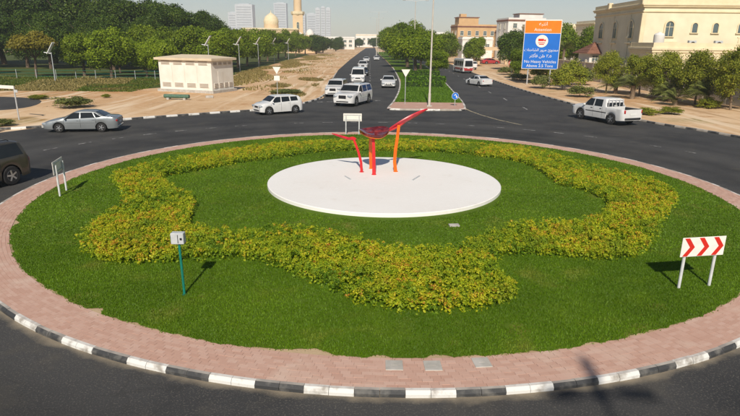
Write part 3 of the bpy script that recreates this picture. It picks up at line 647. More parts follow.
# ================================================================== VEHICLES
WHEELS = {}
def wheel_mesh(r, w):
    k = (r, w)
    if k in WHEELS: return WHEELS[k]
    b = MB(); b.lathe([(r * .62, -w / 2), (r * .9, -w / 2), (r, -w / 2 + .035), (r, w / 2 - .035), (r * .9, w / 2), (r * .62, w / 2)], 28, axis='Y')
    ty = b.mesh('tyre', M['rubber'], 35)
    b = MB(); b.lathe([(r * .63, -.03), (r * .63, .03), (r * .56, .045), (r * .54, .012), (.001, .012)], 24, axis='Y', mi=1)
    for i in range(5):
        a = 2 * math.pi * i / 5 + .3; b.box((math.cos(a) * r * .30, .03, math.sin(a) * r * .30), (r * .56, .03, r * .17), ry=-a, mi=0)
    b.lathe([(r * .14, .01), (r * .14, .05), (.001, .055)], 12, axis='Y')
    rm = b.mesh('rim', [M['rim'], M['rimdish']], 35)
    WHEELS[k] = (ty, rm); return WHEELS[k]
def ipl(pl):
    X = np.array([p[0] for p in pl]); Z = np.array([p[1] for p in pl]); o = np.argsort(X); X, Z = X[o], Z[o]
    def f(x, w=.07): return float(np.mean(np.interp(np.linspace(x - w, x + w, 7), X, Z)))
    return f
SPEC = {
 'sedan': dict(L=4.75, W=1.80, zb=.22, wf=1.38, wr=-1.32, r=.31, top=[(2.38, .60), (2.30, .70), (1.9, .82), (1.15, .95), (.35, 1.36), (-.05, 1.43), (-.75, 1.42), (-1.0, 1.38), (-1.62, 1.06), (-2.2, 1.03), (-2.38, .92)], belt=[(2.38, .55), (1.2, .84), (0, .90), (-1.6, .97), (-2.38, .90)], tum=.42,
   wins=[(.98, .02, .42, .0), (-.06, -.98, -.06, -.80)], quarter=(-1.03, -1.42, -.87, -.98), ws=(1.08, .40), rw=(-1.58, -1.03), doors=(1.02, -.02, -1.02)),
 'hatch': dict(L=4.1, W=1.80, zb=.22, wf=1.25, wr=-1.28, r=.34, top=[(2.05, .70), (1.98, .86), (1.7, .98), (1.15, 1.08), (.55, 1.52), (.2, 1.60), (-1.3, 1.58), (-1.75, 1.50), (-1.95, 1.05), (-2.05, .95)], belt=[(2.05, .66), (1.2, .95), (0, 1.02), (-1.8, 1.10), (-2.05, .95)], tum=.26,
   wins=[(1.0, .16, .58, .12), (.04, -.74, .04, -.68)], quarter=(-.84, -1.55, -.80, -1.45), ws=(1.1, .58), rw=(-1.93, -1.78), doors=(1.05, .1, -.78)),
 'suv': dict(L=5.15, W=2.0, zb=.30, wf=1.55, wr=-1.50, r=.42, top=[(2.58, .90), (2.50, 1.06), (2.1, 1.16), (1.15, 1.25), (.55, 1.78), (.2, 1.88), (-1.9, 1.87), (-2.2, 1.82), (-2.45, 1.25), (-2.58, 1.05)], belt=[(2.58, .85), (1.3, 1.12), (0, 1.16), (-2.2, 1.22), (-2.58, 1.05)], tum=.22,
   wins=[(1.02, .14, .60, .10), (.02, -.98, .02, -.94)], quarter=(-1.08, -2.20, -1.05, -2.02), ws=(1.1, .55), rw=(-2.42, -2.24), doors=(1.1, .08, -1.02)),
 'van': dict(L=4.9, W=1.88, zb=.24, wf=1.55, wr=-1.30, r=.34, top=[(2.45, .72), (2.38, .92), (2.05, 1.15), (1.25, 1.88), (.95, 2.02), (-2.2, 2.06), (-2.35, 1.98), (-2.45, 1.1)], belt=[(2.45, .66), (1.9, 1.05), (0, 1.16), (-2.45, 1.16)], tum=.13,
   wins=[(1.72, .85, 1.25, .85), (.75, -.45, .75, -.45)], quarter=(-.55, -2.2, -.55, -2.2), ws=(2.0, 1.28), rw=(-2.42, -2.36), doors=(1.8, .8, -.5)),
 'pickup': dict(L=5.25, W=1.85, zb=.34, wf=1.60, wr=-1.50, r=.40, top=[(2.62, .86), (2.54, 1.02), (2.1, 1.12), (1.35, 1.20), (.78, 1.68), (.5, 1.76), (-.62, 1.76), (-.80, 1.70), (-.90, 1.16), (-2.62, 1.14)], belt=[(2.62, .82), (1.4, 1.08), (0, 1.12), (-2.62, 1.12)], tum=.24,
   wins=[(1.22, .34, .80, .30), (.22, -.56, .22, -.52)], quarter=None, ws=(1.32, .80), rw=(-.885, -.815), doors=(1.25, .28, -.62), bed=(-.97, -2.56, .62)),
 'bus': dict(L=7.2, W=2.2, zb=.32, wf=2.3, wr=-2.0, r=.42, top=[(3.6, 1.0), (3.5, 1.5), (3.2, 2.5), (2.9, 2.78), (-3.3, 2.82), (-3.52, 2.70), (-3.6, 2.2)], belt=[(3.6, .95), (3.3, 1.28), (0, 1.32), (-3.6, 1.32)], tum=.07,
   wins=[(3.05, 2.2, 2.95, 2.2), (2.05, .75, 2.05, .75), (.6, -.7, .6, -.7), (-.85, -2.15, -.85, -2.15)], quarter=(-2.3, -3.3, -2.3, -3.25), ws=(3.46, 3.12), rw=(-3.585, -3.53), doors=(3.1, 2.15)),
}
def vehicle(name, label, cat, kind, paint, loc, heading, group=None, sc=1.0, red_skirt=None):
    s = SPEC[kind]; L, Wd, zb, r = s['L'], s['W'], s['zb'], s['r']; top, belt = ipl(s['top']), ipl(s['belt']); tum = s['tum']; hl = L / 2; bed = s.get('bed')
    t = tag(empty(name, (loc[0], loc[1], loc[2] if len(loc) > 2 else .012), heading), label, cat, group); t.scale = (sc,) * 3
    ra = r + .07
    def plan(x):
        f = 1.0
        for e, k in ((hl - x, .45), (x + hl, .35)):
            if e < k: u = 1 - e / k; f *= 1 - .17 * u ** 2.6
        return f
    def bot(x):
        z = zb + .05 * max(0, abs(x) - hl + .5) / .5
        for xw in (s['wf'], s['wr']):
            d = abs(x - xw)
            if d < ra: z = max(z, r + math.sqrt(max(0, ra * ra - d * d)) - .01)
        return z
    X = sorted(set([round(v, 4) for v in list(np.linspace(-hl, hl, 70)) + [hl - .02, hl - .06, hl - .12, -hl + .02, -hl + .06] + [xw + q for xw in (s['wf'], s['wr']) for q in (-ra, -ra + .005, -ra + .03, ra - .03, ra - .005, ra)] + ([bed[0], bed[0] + .01, bed[1], bed[1] - .01] if bed else [])]))
    vs = []; fs = []
    for x in X:
        zt = top(x); zl = min(belt(x), zt - .015); z0 = min(bot(x), zl - .08); w = Wd / 2 * plan(x); gh = zt - zl; wr_ = w * .975 - tum * gh
        rnd_ = min(.07, gh * .5); inb = bed and bed[1] <= x <= bed[0]
        if inb: pr = [(w * .97, z0), (w, z0 + .3 * (zl - z0)), (w, z0 + .7 * (zl - z0)), (w * .985, zl), (w * .985 - .015, zl + .02), (w - .075, zl + .02), (w - .08, bed[2]), (0, bed[2])]
        else: pr = [(w * .97, z0), (w, z0 + .3 * (zl - z0)), (w, z0 + .7 * (zl - z0)), (w * .975, zl), (w * .975 - tum * gh * .5, zl + gh * .5), (wr_, zt - rnd_), (wr_ - min(.13, wr_ * .2), zt - .012), (0, zt)]
        vs += [(x, y, z) for y, z in pr] + [(x, -y, z) for y, z in pr[-2::-1]]
    n = 15
    for i in range(len(X) - 1):
        for k in range(n - 1): fs.append((i * n + k, i * n + k + 1, (i + 1) * n + k + 1, (i + 1) * n + k))
    fs.append(tuple(range(n))); fs.append(tuple((len(X) - 1) * n + k for k in range(n))[::-1])
    b = MB(); b.add(vs, fs); body = b.build('body', M[paint], t, 32)
    b = MB(); b.box((0, 0, (zb + .60) / 2 + .02), (L - .5, Wd - .52, .60 - zb), bev=.03); b.box((0, 0, zb + .03), (s['wf'] - s['wr'] - 2 * ra - .02, Wd - .12, .05)); b.build('underbody', M['dark'], t)
    # glass
    def ys(x, z): return Wd / 2 * plan(x) * .975 - tum * (z - min(belt(x), top(x) - .015))
    def side_win(q, nm):
        x0b, x1b, x0t, x1t = q
        for sg in (-1, 1):
            mb = MB(); v = []; nx, nz = 8, 5
            roof = max(top(x0t), top(x1t)) if kind != 'bus' else 2.45
            zt_ = roof - .115 if kind != 'bus' else 2.35
            for iz in range(nz + 1):
                f = iz / nz; xa, xb = x0b + (x0t - x0b) * f, x1b + (x1t - x1b) * f
                for ix in range(nx + 1):
                    x = xa + (xb - xa) * ix / nx; zl = belt(x) + .035; z = zl + (zt_ - zl) * f; z = min(z, top(x) - .05)
                    v.append((x, sg * (ys(x, z) + .008), z))
            f_ = [(iz * (nx + 1) + ix, iz * (nx + 1) + ix + 1, (iz + 1) * (nx + 1) + ix + 1, (iz + 1) * (nx + 1) + ix) for iz in range(nz) for ix in range(nx)]
            mb.add(v, f_); mb.build(nm, M['glass'], body, 60)
    for q in s['wins']: side_win(q, 'side_window')
    if s['quarter']: side_win(s['quarter'], 'quarter_window')
    for nm, (xb, xt), sg in (('windscreen', s['ws'], 1), ('rear_window', s['rw'], -1)):
        mb = MB(); v = []; nx = 8; steep = abs(xb - xt) < .12
        if steep:
            zlo, zhi = belt(xb) + .06, top(xt) - .10
            for i in range(nx + 1):
                z = zlo + (zhi - zlo) * i / nx
                xs = xb
                xx = np.linspace(xb - .12, xt + .12, 60) if sg < 0 else np.linspace(xt - .12, xb + .12, 60)
                cand = [x for x in xx if top(float(x)) >= z]
                xs = (min(cand) if sg < 0 else max(cand)) if cand else xb
                for y in np.linspace(-1, 1, 9): v.append((xs + sg * .012, y * (ys(xb, z) - .10), z))
        else:
            for i in range(nx + 1):
                x = xb + (xt - xb) * i / nx; z = top(x); zl = min(belt(x), z - .015); wr_ = Wd / 2 * plan(x) * .975 - tum * (z - zl) - .075
                for y in np.linspace(-1, 1, 9): v.append((x + sg * .006, y * wr_, z + .008 - .012 * abs(y) ** 3))
        mb.add(v, [(i * 9 + j, i * 9 + j + 1, (i + 1) * 9 + j + 1, (i + 1) * 9 + j) for i in range(nx) for j in range(8)]); mb.build(nm, M['glass'], body, 60)
    # wheels
    ty, rm = wheel_mesh(r, .23)
    for xw in (s['wf'], s['wr']):
        for sg in (-1, 1):
            w_ = inst('wheel', ty, t, (xw, sg * (Wd / 2 - .125), r)); q = inst('rim', rm, w_, (0, .075 * sg, 0), (0, random.random() * 6, 0), (1, sg, 1))
    # lights, grille, bumpers
    zn = top(hl - .1); zr = min(belt(-hl + .05), top(-hl + .05))
    for sg in (-1, 1):
        b = MB(); b.box((hl - .13, sg * (Wd / 2 * .66), zn - .13), (.34, .46, .17 if kind != 'suv' else .2), bev=.05, rz=-sg * .30); b.build('headlight', M['lamp_clear'], t, 50)
        b = MB(); b.box((-hl + .10, sg * (Wd / 2 * .80), zr - (.14 if kind != 'bus' else .35)), (.22, .20 if kind not in ('suv', 'pickup', 'hatch') else .15, .16 if kind in ('sedan',) else .30), bev=.04, rz=sg * .2); b.build('tail_light', M['lamp_red'], t, 50)
        b = MB(); xm = s['doors'][0] - .12; zm = belt(xm) + .08; b.box((xm, sg * (Wd / 2 + .07), zm), (.12, .20, .14), bev=.04); b.build('wing_mirror', M[paint], t, 50)
    b = MB(); b.box((hl - .005, 0, zn - .19), (.05, Wd * .36, .17 if kind not in ('suv', 'pickup') else .30), bev=.02); b.build('grille', M['dark'], t)
    b = MB(); b.box((hl - .03, 0, zb + .15), (.09, Wd * .60, .13), bev=.03); b.build('air_intake', M['dark'], t)
    b = MB(); b.box((hl + .022, 0, zb + .30), (.012, .50, .11)); b.build('number_plate', M['plate'], t)
    b = MB(); b.box((-hl - .010, 0, max(zb + .42, zr - .33)), (.012, .50, .11)); b.build('number_plate', M['plate'], t)
    b = MB(); b.box((-hl + .02, 0, zb + .15), (.12, Wd * .78, .16), bev=.04); b.build('rear_bumper', M['dark'] if kind in ('suv', 'pickup', 'bus') else M[paint], t, 50)
    # door gaps and handles
    for sg in (-1, 1):
        for xd in s['doors']:
            b = MB(); v = []
            z0 = bot(xd) + .08; z1 = belt(xd) - .01
            for i in range(7):
                z = z0 + (z1 - z0) * i / 6; f = (z - bot(xd)) / (belt(xd) - bot(xd)); w = Wd / 2 * plan(xd); y = np.interp(f, [0, .3, .7, 1], [w * .97, w, w, w * .975]) + .0035
                v += [(xd - .008, sg * y, z), (xd + .008, sg * y, z)]
            b.add(v, [(2 * i, 2 * i + 1, 2 * i + 3, 2 * i + 2) for i in range(6)]); b.build('door_gap', M['dark'], body)
        for xd in s['doors'][1:]:
            xh = xd + .16; zh = belt(xh) - .10; b = MB(); b.box((xh, sg * (Wd / 2 + .004), zh), (.19, .035, .035), bev=.01); b.build('door_handle', M[paint] if kind != 'pickup' else M['dark'], body)
        if kind in ('sedan', 'suv', 'pickup'):
            b = MB(); zz = zb + .38; b.box((0, sg * (Wd / 2 + .001), zz + .05), (s['wf'] - s['wr'] - 2 * ra - .1, .02, .06), bev=.008); b.build('side_moulding', M['dark'] if kind == 'pickup' else M[paint], body)
        if kind == 'suv':
            b = MB(); b.tube([(.2, sg * .72, 1.89), (.1, sg * .72, 1.94), (-1.7, sg * .72, 1.93), (-1.8, sg * .72, 1.88)], .018, 8); b.build('roof_rail', M['dark'], body, 40)
    if bed:
        b = MB(); b.box(((bed[0] + bed[1]) / 2, 0, bed[2] + .012), (bed[0] - bed[1] - .06, Wd - .24, .012)); b.build('bed_liner', M['dark'], body)
        for sg in (-1, 1): c = MB(); c.box(((bed[0] + bed[1]) / 2, sg * (Wd / 2 - .10), bed[2] + .26), (bed[0] - bed[1] - .08, .014, .48)); c.build('bed_liner', M['dark'], body)
        b = MB()
        for y in np.linspace(-.66, .66, 5): b.box((bed[0] + .03, float(y), 1.42), (.03, .035, .52))
        b.box((bed[0] + .03, 0, 1.69), (.03, 1.36, .035)); b.build('window_guard', M[paint], body)
    if red_skirt:
        for sg in (-1, 1):
            b = MB(); b.box((-.0, sg * (Wd / 2 + .006), .86), (s['wf'] - s['wr'] - 2 * ra - .05, .02, .34), bev=.004); b.box((-hl + .75, sg * (Wd / 2 - .005), .86), (.9, .02, .34)); b.build('skirt_panel', M[red_skirt], body)
        b = MB(); b.box((-hl - .004, 0, .78), (.02, Wd * .80, .50), bev=.005); b.build('rear_panel', M[red_skirt], body)
    return t
def hd(dx, dy): return math.atan2(dy, dx)
vehicle('sedan', 'silver blue sedan driving past the sandy verge', 'car', 'sedan', 'p_silver', (-19.3, 37.7, .016), R(190), sc=.97)
vehicle('suv', 'dark olive SUV cut by the edge beside the island kerb', 'car', 'suv', 'p_olive', (-16.4, 21.8, .016), R(252), sc=.97)
vehicle('suv.001', 'large white SUV leading the queue at the roundabout entry', 'car', 'suv', 'p_white', (-1.75, 55.9), R(-111), sc=1.06)
vehicle('suv.002', 'white SUV half hidden behind the one at the roundabout entry', 'car', 'suv', 'p_white', (-3.95, 65.0), R(-97), sc=.96)
vehicle('passenger_van', 'tall white passenger van third in the queue', 'van', 'van', 'p_white', (-1.95, 86.0), R(-91), sc=1.08)
vehicle('sedan.001', 'black sedan in the queue directly behind the white van', 'car', 'sedan', 'p_black', (-1.5, 105), R(-90))
vehicle('suv.003', 'white SUV in the queue behind the black sedan', 'car', 'suv', 'p_white', (-1.9, 127), R(-90))
vehicle('sedan.002', 'small white sedan last in the far queue', 'car', 'sedan', 'p_white', (-1.6, 176), R(-90))
vehicle('sedan.003', 'white sedan alone in the lane beside the median', 'car', 'sedan', 'p_white', (2.35, 78.5), R(-92), sc=1.05)
vehicle('sedan.004', 'tiny white sedan far up the lane beside the median', 'car', 'sedan', 'p_white', (1.6, 190), R(-90))
vehicle('hatchback', 'white boxy hatchback turning in front of the sand track', 'car', 'hatch', 'p_white', (-7.95, 48.2), R(216), sc=.97)
vehicle('sedan.005', 'white sedan driving away behind the small coach', 'car', 'sedan', 'p_white', (15.55, 83.0), R(112))
vehicle('coach', 'white and red small coach driving away past the median trees', 'bus', 'bus', 'p_white', (18.75, 118.5), R(99), red_skirt='p_red')
vehicle('suv.004', 'white SUV partly hidden to the right of the small coach', 'car', 'suv', 'p_white', (22.6, 133), R(100))
vehicle('sedan.006', 'dark red sedan parked under the pale carport', 'car', 'sedan', 'p_red', (34.4, 168), R(12), sc=1.15)
vehicle('pickup_truck', 'white double-cab pickup truck with an open empty bed', 'pickup', 'pickup', 'p_white', (18.75, 45.2, .018), R(111), sc=1.09)

# ================================================================== TREES AND PLANTS
TR = np.random.RandomState(11)
def crown_mesh(name, rx, ry, rz, zc, nb, nl, leaf, m, seed, br=(.28, .42), shell=.72, low=-.35):
    g = np.random.RandomState(seed); d = g.normal(size=(nb, 3)); d /= np.linalg.norm(d, axis=1, keepdims=True)
    d[:, 2] = np.where(d[:, 2] < low, -d[:, 2] * .6, d[:, 2])
    c = d * np.array([rx, ry, rz]) * g.uniform(.35, .74, (nb, 1)); rb = g.uniform(br[0], br[1], nb) * (rx + ry + rz) / 3
    k = g.choice(nb, nl, p=rb ** 2 / (rb ** 2).sum()); u = g.normal(size=(nl, 3)); u /= np.linalg.norm(u, axis=1, keepdims=True)
    u[:, 2] = np.where(u[:, 2] < low + .05, -u[:, 2], u[:, 2])
    P = c[k] + u * rb[k][:, None] * (shell + (1.12 - shell) * g.rand(nl, 1)) * np.array([1, 1, .85]); P[:, 2] += zc
    # ragged sprays poking out
    P += u * (g.rand(nl, 1) ** 6) * leaf * 3
    keep = P[:, 2] > zc - rz * (.85 if low > -.5 else 1.1)
    P, u, k = P[keep], u[keep], k[keep]; n = len(P)
    tint = np.clip(.25 + .5 * g.rand(nb)[k] + .25 * g.normal(size=n), 0, 1)
    V, F, T = leaf_cards(P, u + g.normal(size=(n, 3)) * .55, leaf * (.6 + .7 * g.rand(n)), tint, g, .62)
    return npmesh('crown', V, F, M[m], T)
def trunk_mesh(h, r, spread, seed, m, nl=6, lean=.05, fork=.45):
    g = random.Random(seed); b = MB(); z1 = h * fork
    top = (g.uniform(-lean, lean) * h, g.uniform(-lean, lean) * h, z1)
    b.tube([(0, 0, -.1), (top[0] * .5 + g.uniform(-.05, .05), top[1] * .5, z1 * .5), top], [r * 1.25, r, r * .8], 8)
    for i in range(nl):
        a = 2 * math.pi * i / nl + g.uniform(-.4, .4); e = spread * g.uniform(.5, .95); z2 = h * g.uniform(.68, .9)
        b.tube([top, (top[0] + math.cos(a) * e * .45, top[1] + math.sin(a) * e * .45, (z1 + z2) / 2 + g.uniform(-.1, .2)), (top[0] + math.cos(a) * e, top[1] + math.sin(a) * e, z2)], [r * .6, r * .38, r * .12], 6)
    return b.mesh('trunk', M[m], 50)
def kindset(m, n, base, rx, ry, rz, zc, nb, nl, leaf, h, r, bark, **kw):
    return [(crown_mesh('crown', rx * TR.uniform(.92, 1.1), ry * TR.uniform(.92, 1.1), rz, zc, nb, nl, leaf, m, base + i, **kw), trunk_mesh(h, r, rx * .7, base + i, bark)) for i in range(n)]
# unit trees about 10 m tall
TK = {
 'dark': kindset('lf_dark', 3, 100, 4.3, 4.3, 5.0, 5.0, 44, 17000, .215, 8.5, .28, 'bark', low=-.9),
 'tall': kindset('lf_dark', 3, 120, 4.3, 4.3, 5.0, 5.0, 70, 34000, .125, 8.5, .24, 'bark', low=-.9, br=(.18, .30)),
 'mid': kindset('lf_mid', 3, 140, 4.3, 4.3, 4.7, 5.3, 44, 17500, .185, 8.5, .24, 'bark', br=(.22, .36), low=-.9),
 'light': kindset('lf_lite', 3, 180, 4.3, 4.3, 4.6, 5.4, 48, 18000, .17, 8.5, .22, 'bark', br=(.20, .33), low=-.9),
 'olive': kindset('lf_brown', 2, 220, 5.0, 5.0, 3.2, 6.6, 34, 14000, .18, 9, .22, 'bark', br=(.24, .36)),
 'ghaf': kindset('lf_yell', 4, 260, 4.9, 4.9, 5.2, 4.9, 70, 17000, .14, 9, .17, 'bark_pale', br=(.14, .27), shell=.35, low=-.85),
 'wide': kindset('lf_mid', 2, 300, 7.2, 7.2, 4.4, 5.7, 60, 26000, .215, 9, .34, 'bark', br=(.2, .32), low=-.8),
 'widem': kindset('lf_mid', 2, 310, 7.0, 7.0, 4.5, 5.7, 60, 25000, .205, 9, .34, 'bark', br=(.2, .32), low=-.8),
 'scrub': kindset('lf_grey', 3, 340, 4.6, 4.6, 5.6, 2.8, 60, 5200, .26, 6, .10, 'bark_pale', br=(.16, .32), shell=.3, low=-.4),
 'tuft': kindset('lf_yell', 3, 380, 4.6, 4.6, 5.6, 2.8, 60, 5200, .26, 6, .10, 'bark_pale', br=(.16, .32), shell=.3, low=-.4),
}
def tree(name, label, kind, loc, h, group, wide=1.0, i=None):
    cm, tm = TK[kind][(i if i is not None else TR.randint(9)) % len(TK[kind])]; s = h / 10.0
    t = tag(empty(name, (loc[0], loc[1], loc[2] if len(loc) > 2 else 0), TR.uniform(0, 6.28)), label, 'tree', group); t.scale = (s * wide, s * wide * TR.uniform(.93, 1.07), s)
    inst('crown', cm, t); inst('trunk', tm, t); return t
# tall dark belt at the back of the park
back = [(-92, 138, 18.5), (-84, 132, 19), (-76, 139, 18), (-69, 133, 19.5), (-62, 140, 18), (-57, 132, 17), (-51, 139, 17), (-45.5, 133, 15.5), (-41, 141, 13.8), (-37, 136, 11.8)]
for i, (x, y, h) in enumerate(back):
    tree('park_tree', f'tall dark green tree at the back of the park, {ORD[i]} from the left edge', 'tall', (x, y), h, 'tall dark trees at the back of the park', 1.05)
for i, (x, y, h) in enumerate([(-88, 118, 13), (-79, 116, 13), (-71, 119, 12.5), (-64, 115, 12), (-57.5, 118, 12), (-51, 114, 11.5), (-46, 119, 11.5)]):
    tree('park_tree', f'dark tree in the middle row of the park, {ORD[i]} from the left edge', 'tall', (x, y), h, 'middle row of park trees', 1.0)
front = [('olive', (-52.6, 90), 7.0, 1.2, 'olive brown round tree at the front of the park'), ('mid', (-47.0, 94), 7.3, 1.2, 'broad green tree behind the leaning solar lamp'),
         ('light', (-45.0, 103), 6.6, 1.0, 'small bright green tree in the gap beside the solar lamp'), ('light', (-40.3, 89), 8.4, 1.12, 'bright green dome shaped tree in the middle of the park front'),
         ('light', (-36.4, 93), 6.6, 1.0, 'bright green tree touching the dome shaped park tree'), ('light', (-33.0, 91), 6.9, 1.0, 'bright green tree just left of the utility hut'),
         ('mid', (-42.5, 108), 9.2, 1.0, 'green tree behind the dome shaped park tree'), ('mid', (-37.2, 105), 8.8, 1.0, 'green tree behind and left of the hut'),
         ('mid', (-32.6, 107), 9.0, 1.1, 'green tree rising straight behind the hut roof'), ('mid', (-66, 96), 7.0, 1.2, 'green tree at the far left of the park front')]
for k, loc, h, w, lab in front: tree('park_tree', lab, k, loc, h, 'front trees of the park', w)
row = [(-27.8, 106, 8.3), (-28.6, 116, 8.8), (-28.4, 127, 8.9), (-29.0, 139, 9.2), (-28.6, 152, 9.4), (-29.2, 168, 9.6), (-29.0, 186, 9.6), (-29.4, 206, 9.8), (-29.2, 230, 9.8), (-28.6, 258, 9.4)]
for i, (x, y, h) in enumerate(row):
    tree('avenue_tree', f'green tree in the row beside the sand track, {ORD[i]} from the hut', 'mid', (x - 1, y), h, 'tree row beside the sand track', 1.08)
# median
med = [('wide', (8.6, 112), 8.6, .92, 'broad dark tree in the median nearest the roundabout'), ('widem', (10.9, 128), 7.6, .85, 'broad green tree in the median beside the small coach'), ('wide', (8.6, 138), 10.4, .95, 'second broad dark tree up the median'),
       ('widem', (9.8, 162), 11.0, .9, 'third broad tree up the median'), ('wide', (8.2, 190), 11.2, .85, 'fourth broad tree up the median'), ('widem', (7.0, 225), 11.2, .8, 'farthest broad tree up the median'), ('mid', (11.2, 100), 5.0, 1.15, 'low bushy tree at the right edge of the median')]
for k, loc, h, w, lab in med: tree('median_tree', lab, k, (loc[0], loc[1], .12), h, 'trees on the median', w)
# right-hand side
rt = [('ghaf', (29.6, 72.0), 5.6, .88, 'sparse yellow green tree behind the pickup cab'), ('ghaf', (32.2, 68.5), 6.0, .88, 'loose green tree left of the white water tank'), ('ghaf', (33.0, 64.2), 5.9, .88, 'leafy yellow green tree below the large arched window'),
      ('ghaf', (34.0, 59.6), 6.1, .88, 'leafy tree before the wall below the small arched windows'), ('ghaf', (34.6, 54.5), 6.6, .88, 'leafy tree before the wall at the right edge'), ('ghaf', (29.0, 84), 4.0, .88, 'sparse tree before the wall left of the villa'),
      ('dark', (31.8, 132), 9.8, .8, 'round dark tree beside the white villa'), ('mid', (41.0, 128), 11.0, .9, 'tall green tree just right of the blue sign'), ('mid', (45.5, 122), 9.6, .9, 'green tree behind the brown pavilion roof'),
      ('mid', (27.0, 150), 8.0, 1.0, 'green tree left of the carport'), ('mid', (22.5, 172), 9.0, 1.0, 'green tree behind the small coach'), ('mid', (24.5, 205), 9.5, 1.0, 'green tree below the ochre building'), ('dark', (29.5, 178), 6.5, .7, 'small dark tree beside the carport')]
for k, loc, h, w, lab in rt: tree('garden_tree', lab, k, loc, h, 'trees along the villas', w)
# far trees along the horizon
far = [(-25, 262, 9), (-24, 285, 9), (-21, 340, 8), (-34, 380, 9), (-24, 420, 9), (-44, 440, 9), (-15, 470, 8), (-60, 460, 9), (-36, 520, 9), (-12, 560, 9), (2, 520, 10), (12, 430, 12), (22, 380, 11)]
for i, (x, y, h) in enumerate(far): tree('distant_tree', f'small hazy tree on the horizon, {ORD[i]} counting away from the mosque', 'dark', (x, y), h, 'hazy trees on the horizon', 1.2)
# scrub bushes
def bush(label, kind, loc, h, w, group='scrub bushes on the sand'):
    cm, tm = TK[kind][TR.randint(9) % len(TK[kind])]; t = tag(empty('desert_bush', (loc[0], loc[1], -.02), TR.uniform(0, 6.28)), label, 'bush', group); s = h / 8.6; t.scale = (w / 9.2, w / 9.2, s)
    inst('foliage', cm, t); inst('stem', tm, t); return t
for lab, k, loc, h, w in [('grey green bush on the sand just behind the silver sedan', 'scrub', (-26.9, 50.6), 1.2, 4.2), ('low green tuft beside the park drive', 'tuft', (-33.8, 57.5), .55, 2.4), ('small yellow green tuft on the sand beyond the sedan roof', 'tuft', (-27.8, 59.5), .5, 1.2),
      ('dry tuft at the foot of the leftmost sign pole', 'scrub', (-25.9, 39.3), .6, 2.0), ('low bright green bush at the kerb beyond the pickup tailgate', 'tuft', (26.9, 50.6), .8, 2.6), ('low green bush right of the pickup tailgate', 'tuft', (24.6, 50.0), .75, 2.4),
      ('scrubby bush left below the blue sign', 'scrub', (23.6, 79), 2.2, 4.2), ('yellow green bush in front of the blue sign posts', 'tuft', (25.5, 76.5), 3.3, 4.0), ('loose bush right of the blue sign', 'tuft', (28.2, 80), 4.2, 4.6), ('grey scrub on the verge before the pickup', 'scrub', (24.4, 66.5), 1.6, 3.6),
      ('scrub clump against the wall foot left of the villa', 'scrub', (31.6, 86), 3.0, 4.5), ('dry scrub on the verge below the round sign', 'scrub', (24.8, 96), 1.3, 4.5), ('thin scrub beyond the round sign', 'scrub', (26.5, 112), 1.8, 5.0),
      ('low bush at the wall foot beneath the leafy trees', 'scrub', (33.8, 66.0), 1.6, 3.4), ('small bush at the wall foot near the right edge', 'tuft', (33.2, 55.8), 1.2, 2.6), ('yellowish scrub on the sand beyond the hatchback', 'scrub', (-9.8, 66), .7, 4.5), ('dry scrub at the bend of the sand track', 'scrub', (-9.4, 56.3), .5, 3.2),
      ('green bush in the gap left of the blue sign', 'mid', (25.2, 99), 4.6, 4.5), ('leafy bush under the sign board centre', 'tuft', (27.3, 92), 4.0, 5.0)]:
    bush(lab, k, loc, h, w)
# young date palms
def palm(label, loc, h, n, ln):
    t = tag(empty('date_palm', (loc[0], loc[1], 0), TR.uniform(0, 6)), label, 'palm', 'young date palms on the verge')
    b = MB(); b.tube([(0, 0, -.1), (.03, 0, h * .5), (0, .04, h)], [.28, .24, .26], 9); b.build('trunk', M['bark_pale'], t, 50)
    V = []; F = []; T = []; g = np.random.RandomState(int(h * 100))
    for i in range(n):
        a = 2.4 * i; el = .25 + 1.1 * (i / n); L_ = ln * g.uniform(.85, 1.1)
        for k in range(16):
            for sgn in (-1, 1):
                s = (k + .5) / 16; x = L_ * s * math.cos(el) ; z = h + L_ * (s * math.sin(el) - .55 * s * s)
                p = np.array([x * math.cos(a), x * math.sin(a), z]); q = np.array([-math.sin(a), math.cos(a), -.35]) * sgn; f = np.array([math.cos(a), math.sin(a), 0])
                w_ = .40 * math.sin(math.pi * (.15 + .8 * s)) * ln / 2; tip = p + q * w_ + f * w_ * .7; m_ = f * .05; j = len(V); V += [p - m_, p + m_, tip]; F.append((j, j + 1, j + 2)); T += [g.rand()] * 3
    inst('fronds', npmesh('fronds', np.array(V), np.array(F), M['lf_grey'], np.array(T)), t)
palm('young date palm on the sand right behind the pickup', (29.6, 64.6), 1.5, 26, 2.9)
palm('young date palm with drooping fronds before the wall', (32.6, 62.0), .9, 24, 2.7)
palm('low date palm in the sand beneath the small arched windows', (31.2, 58.3), .6, 22, 2.4)
for i_, (px_, py_) in enumerate([(30.6, 71.5), (33.4, 73.0), (33.6, 57.0)]):
    palm(['small feathery palm on the sand left of the pickup cab', 'small feathery palm against the wall left of the other palms', 'feathery palm against the wall near the right edge'][i_], (px_, py_), .8 + .2 * i_, 30, 2.9)
palm('tall date palm behind the blue sign beside the green tree', (39.0, 118), 5.0, 28, 3.4)
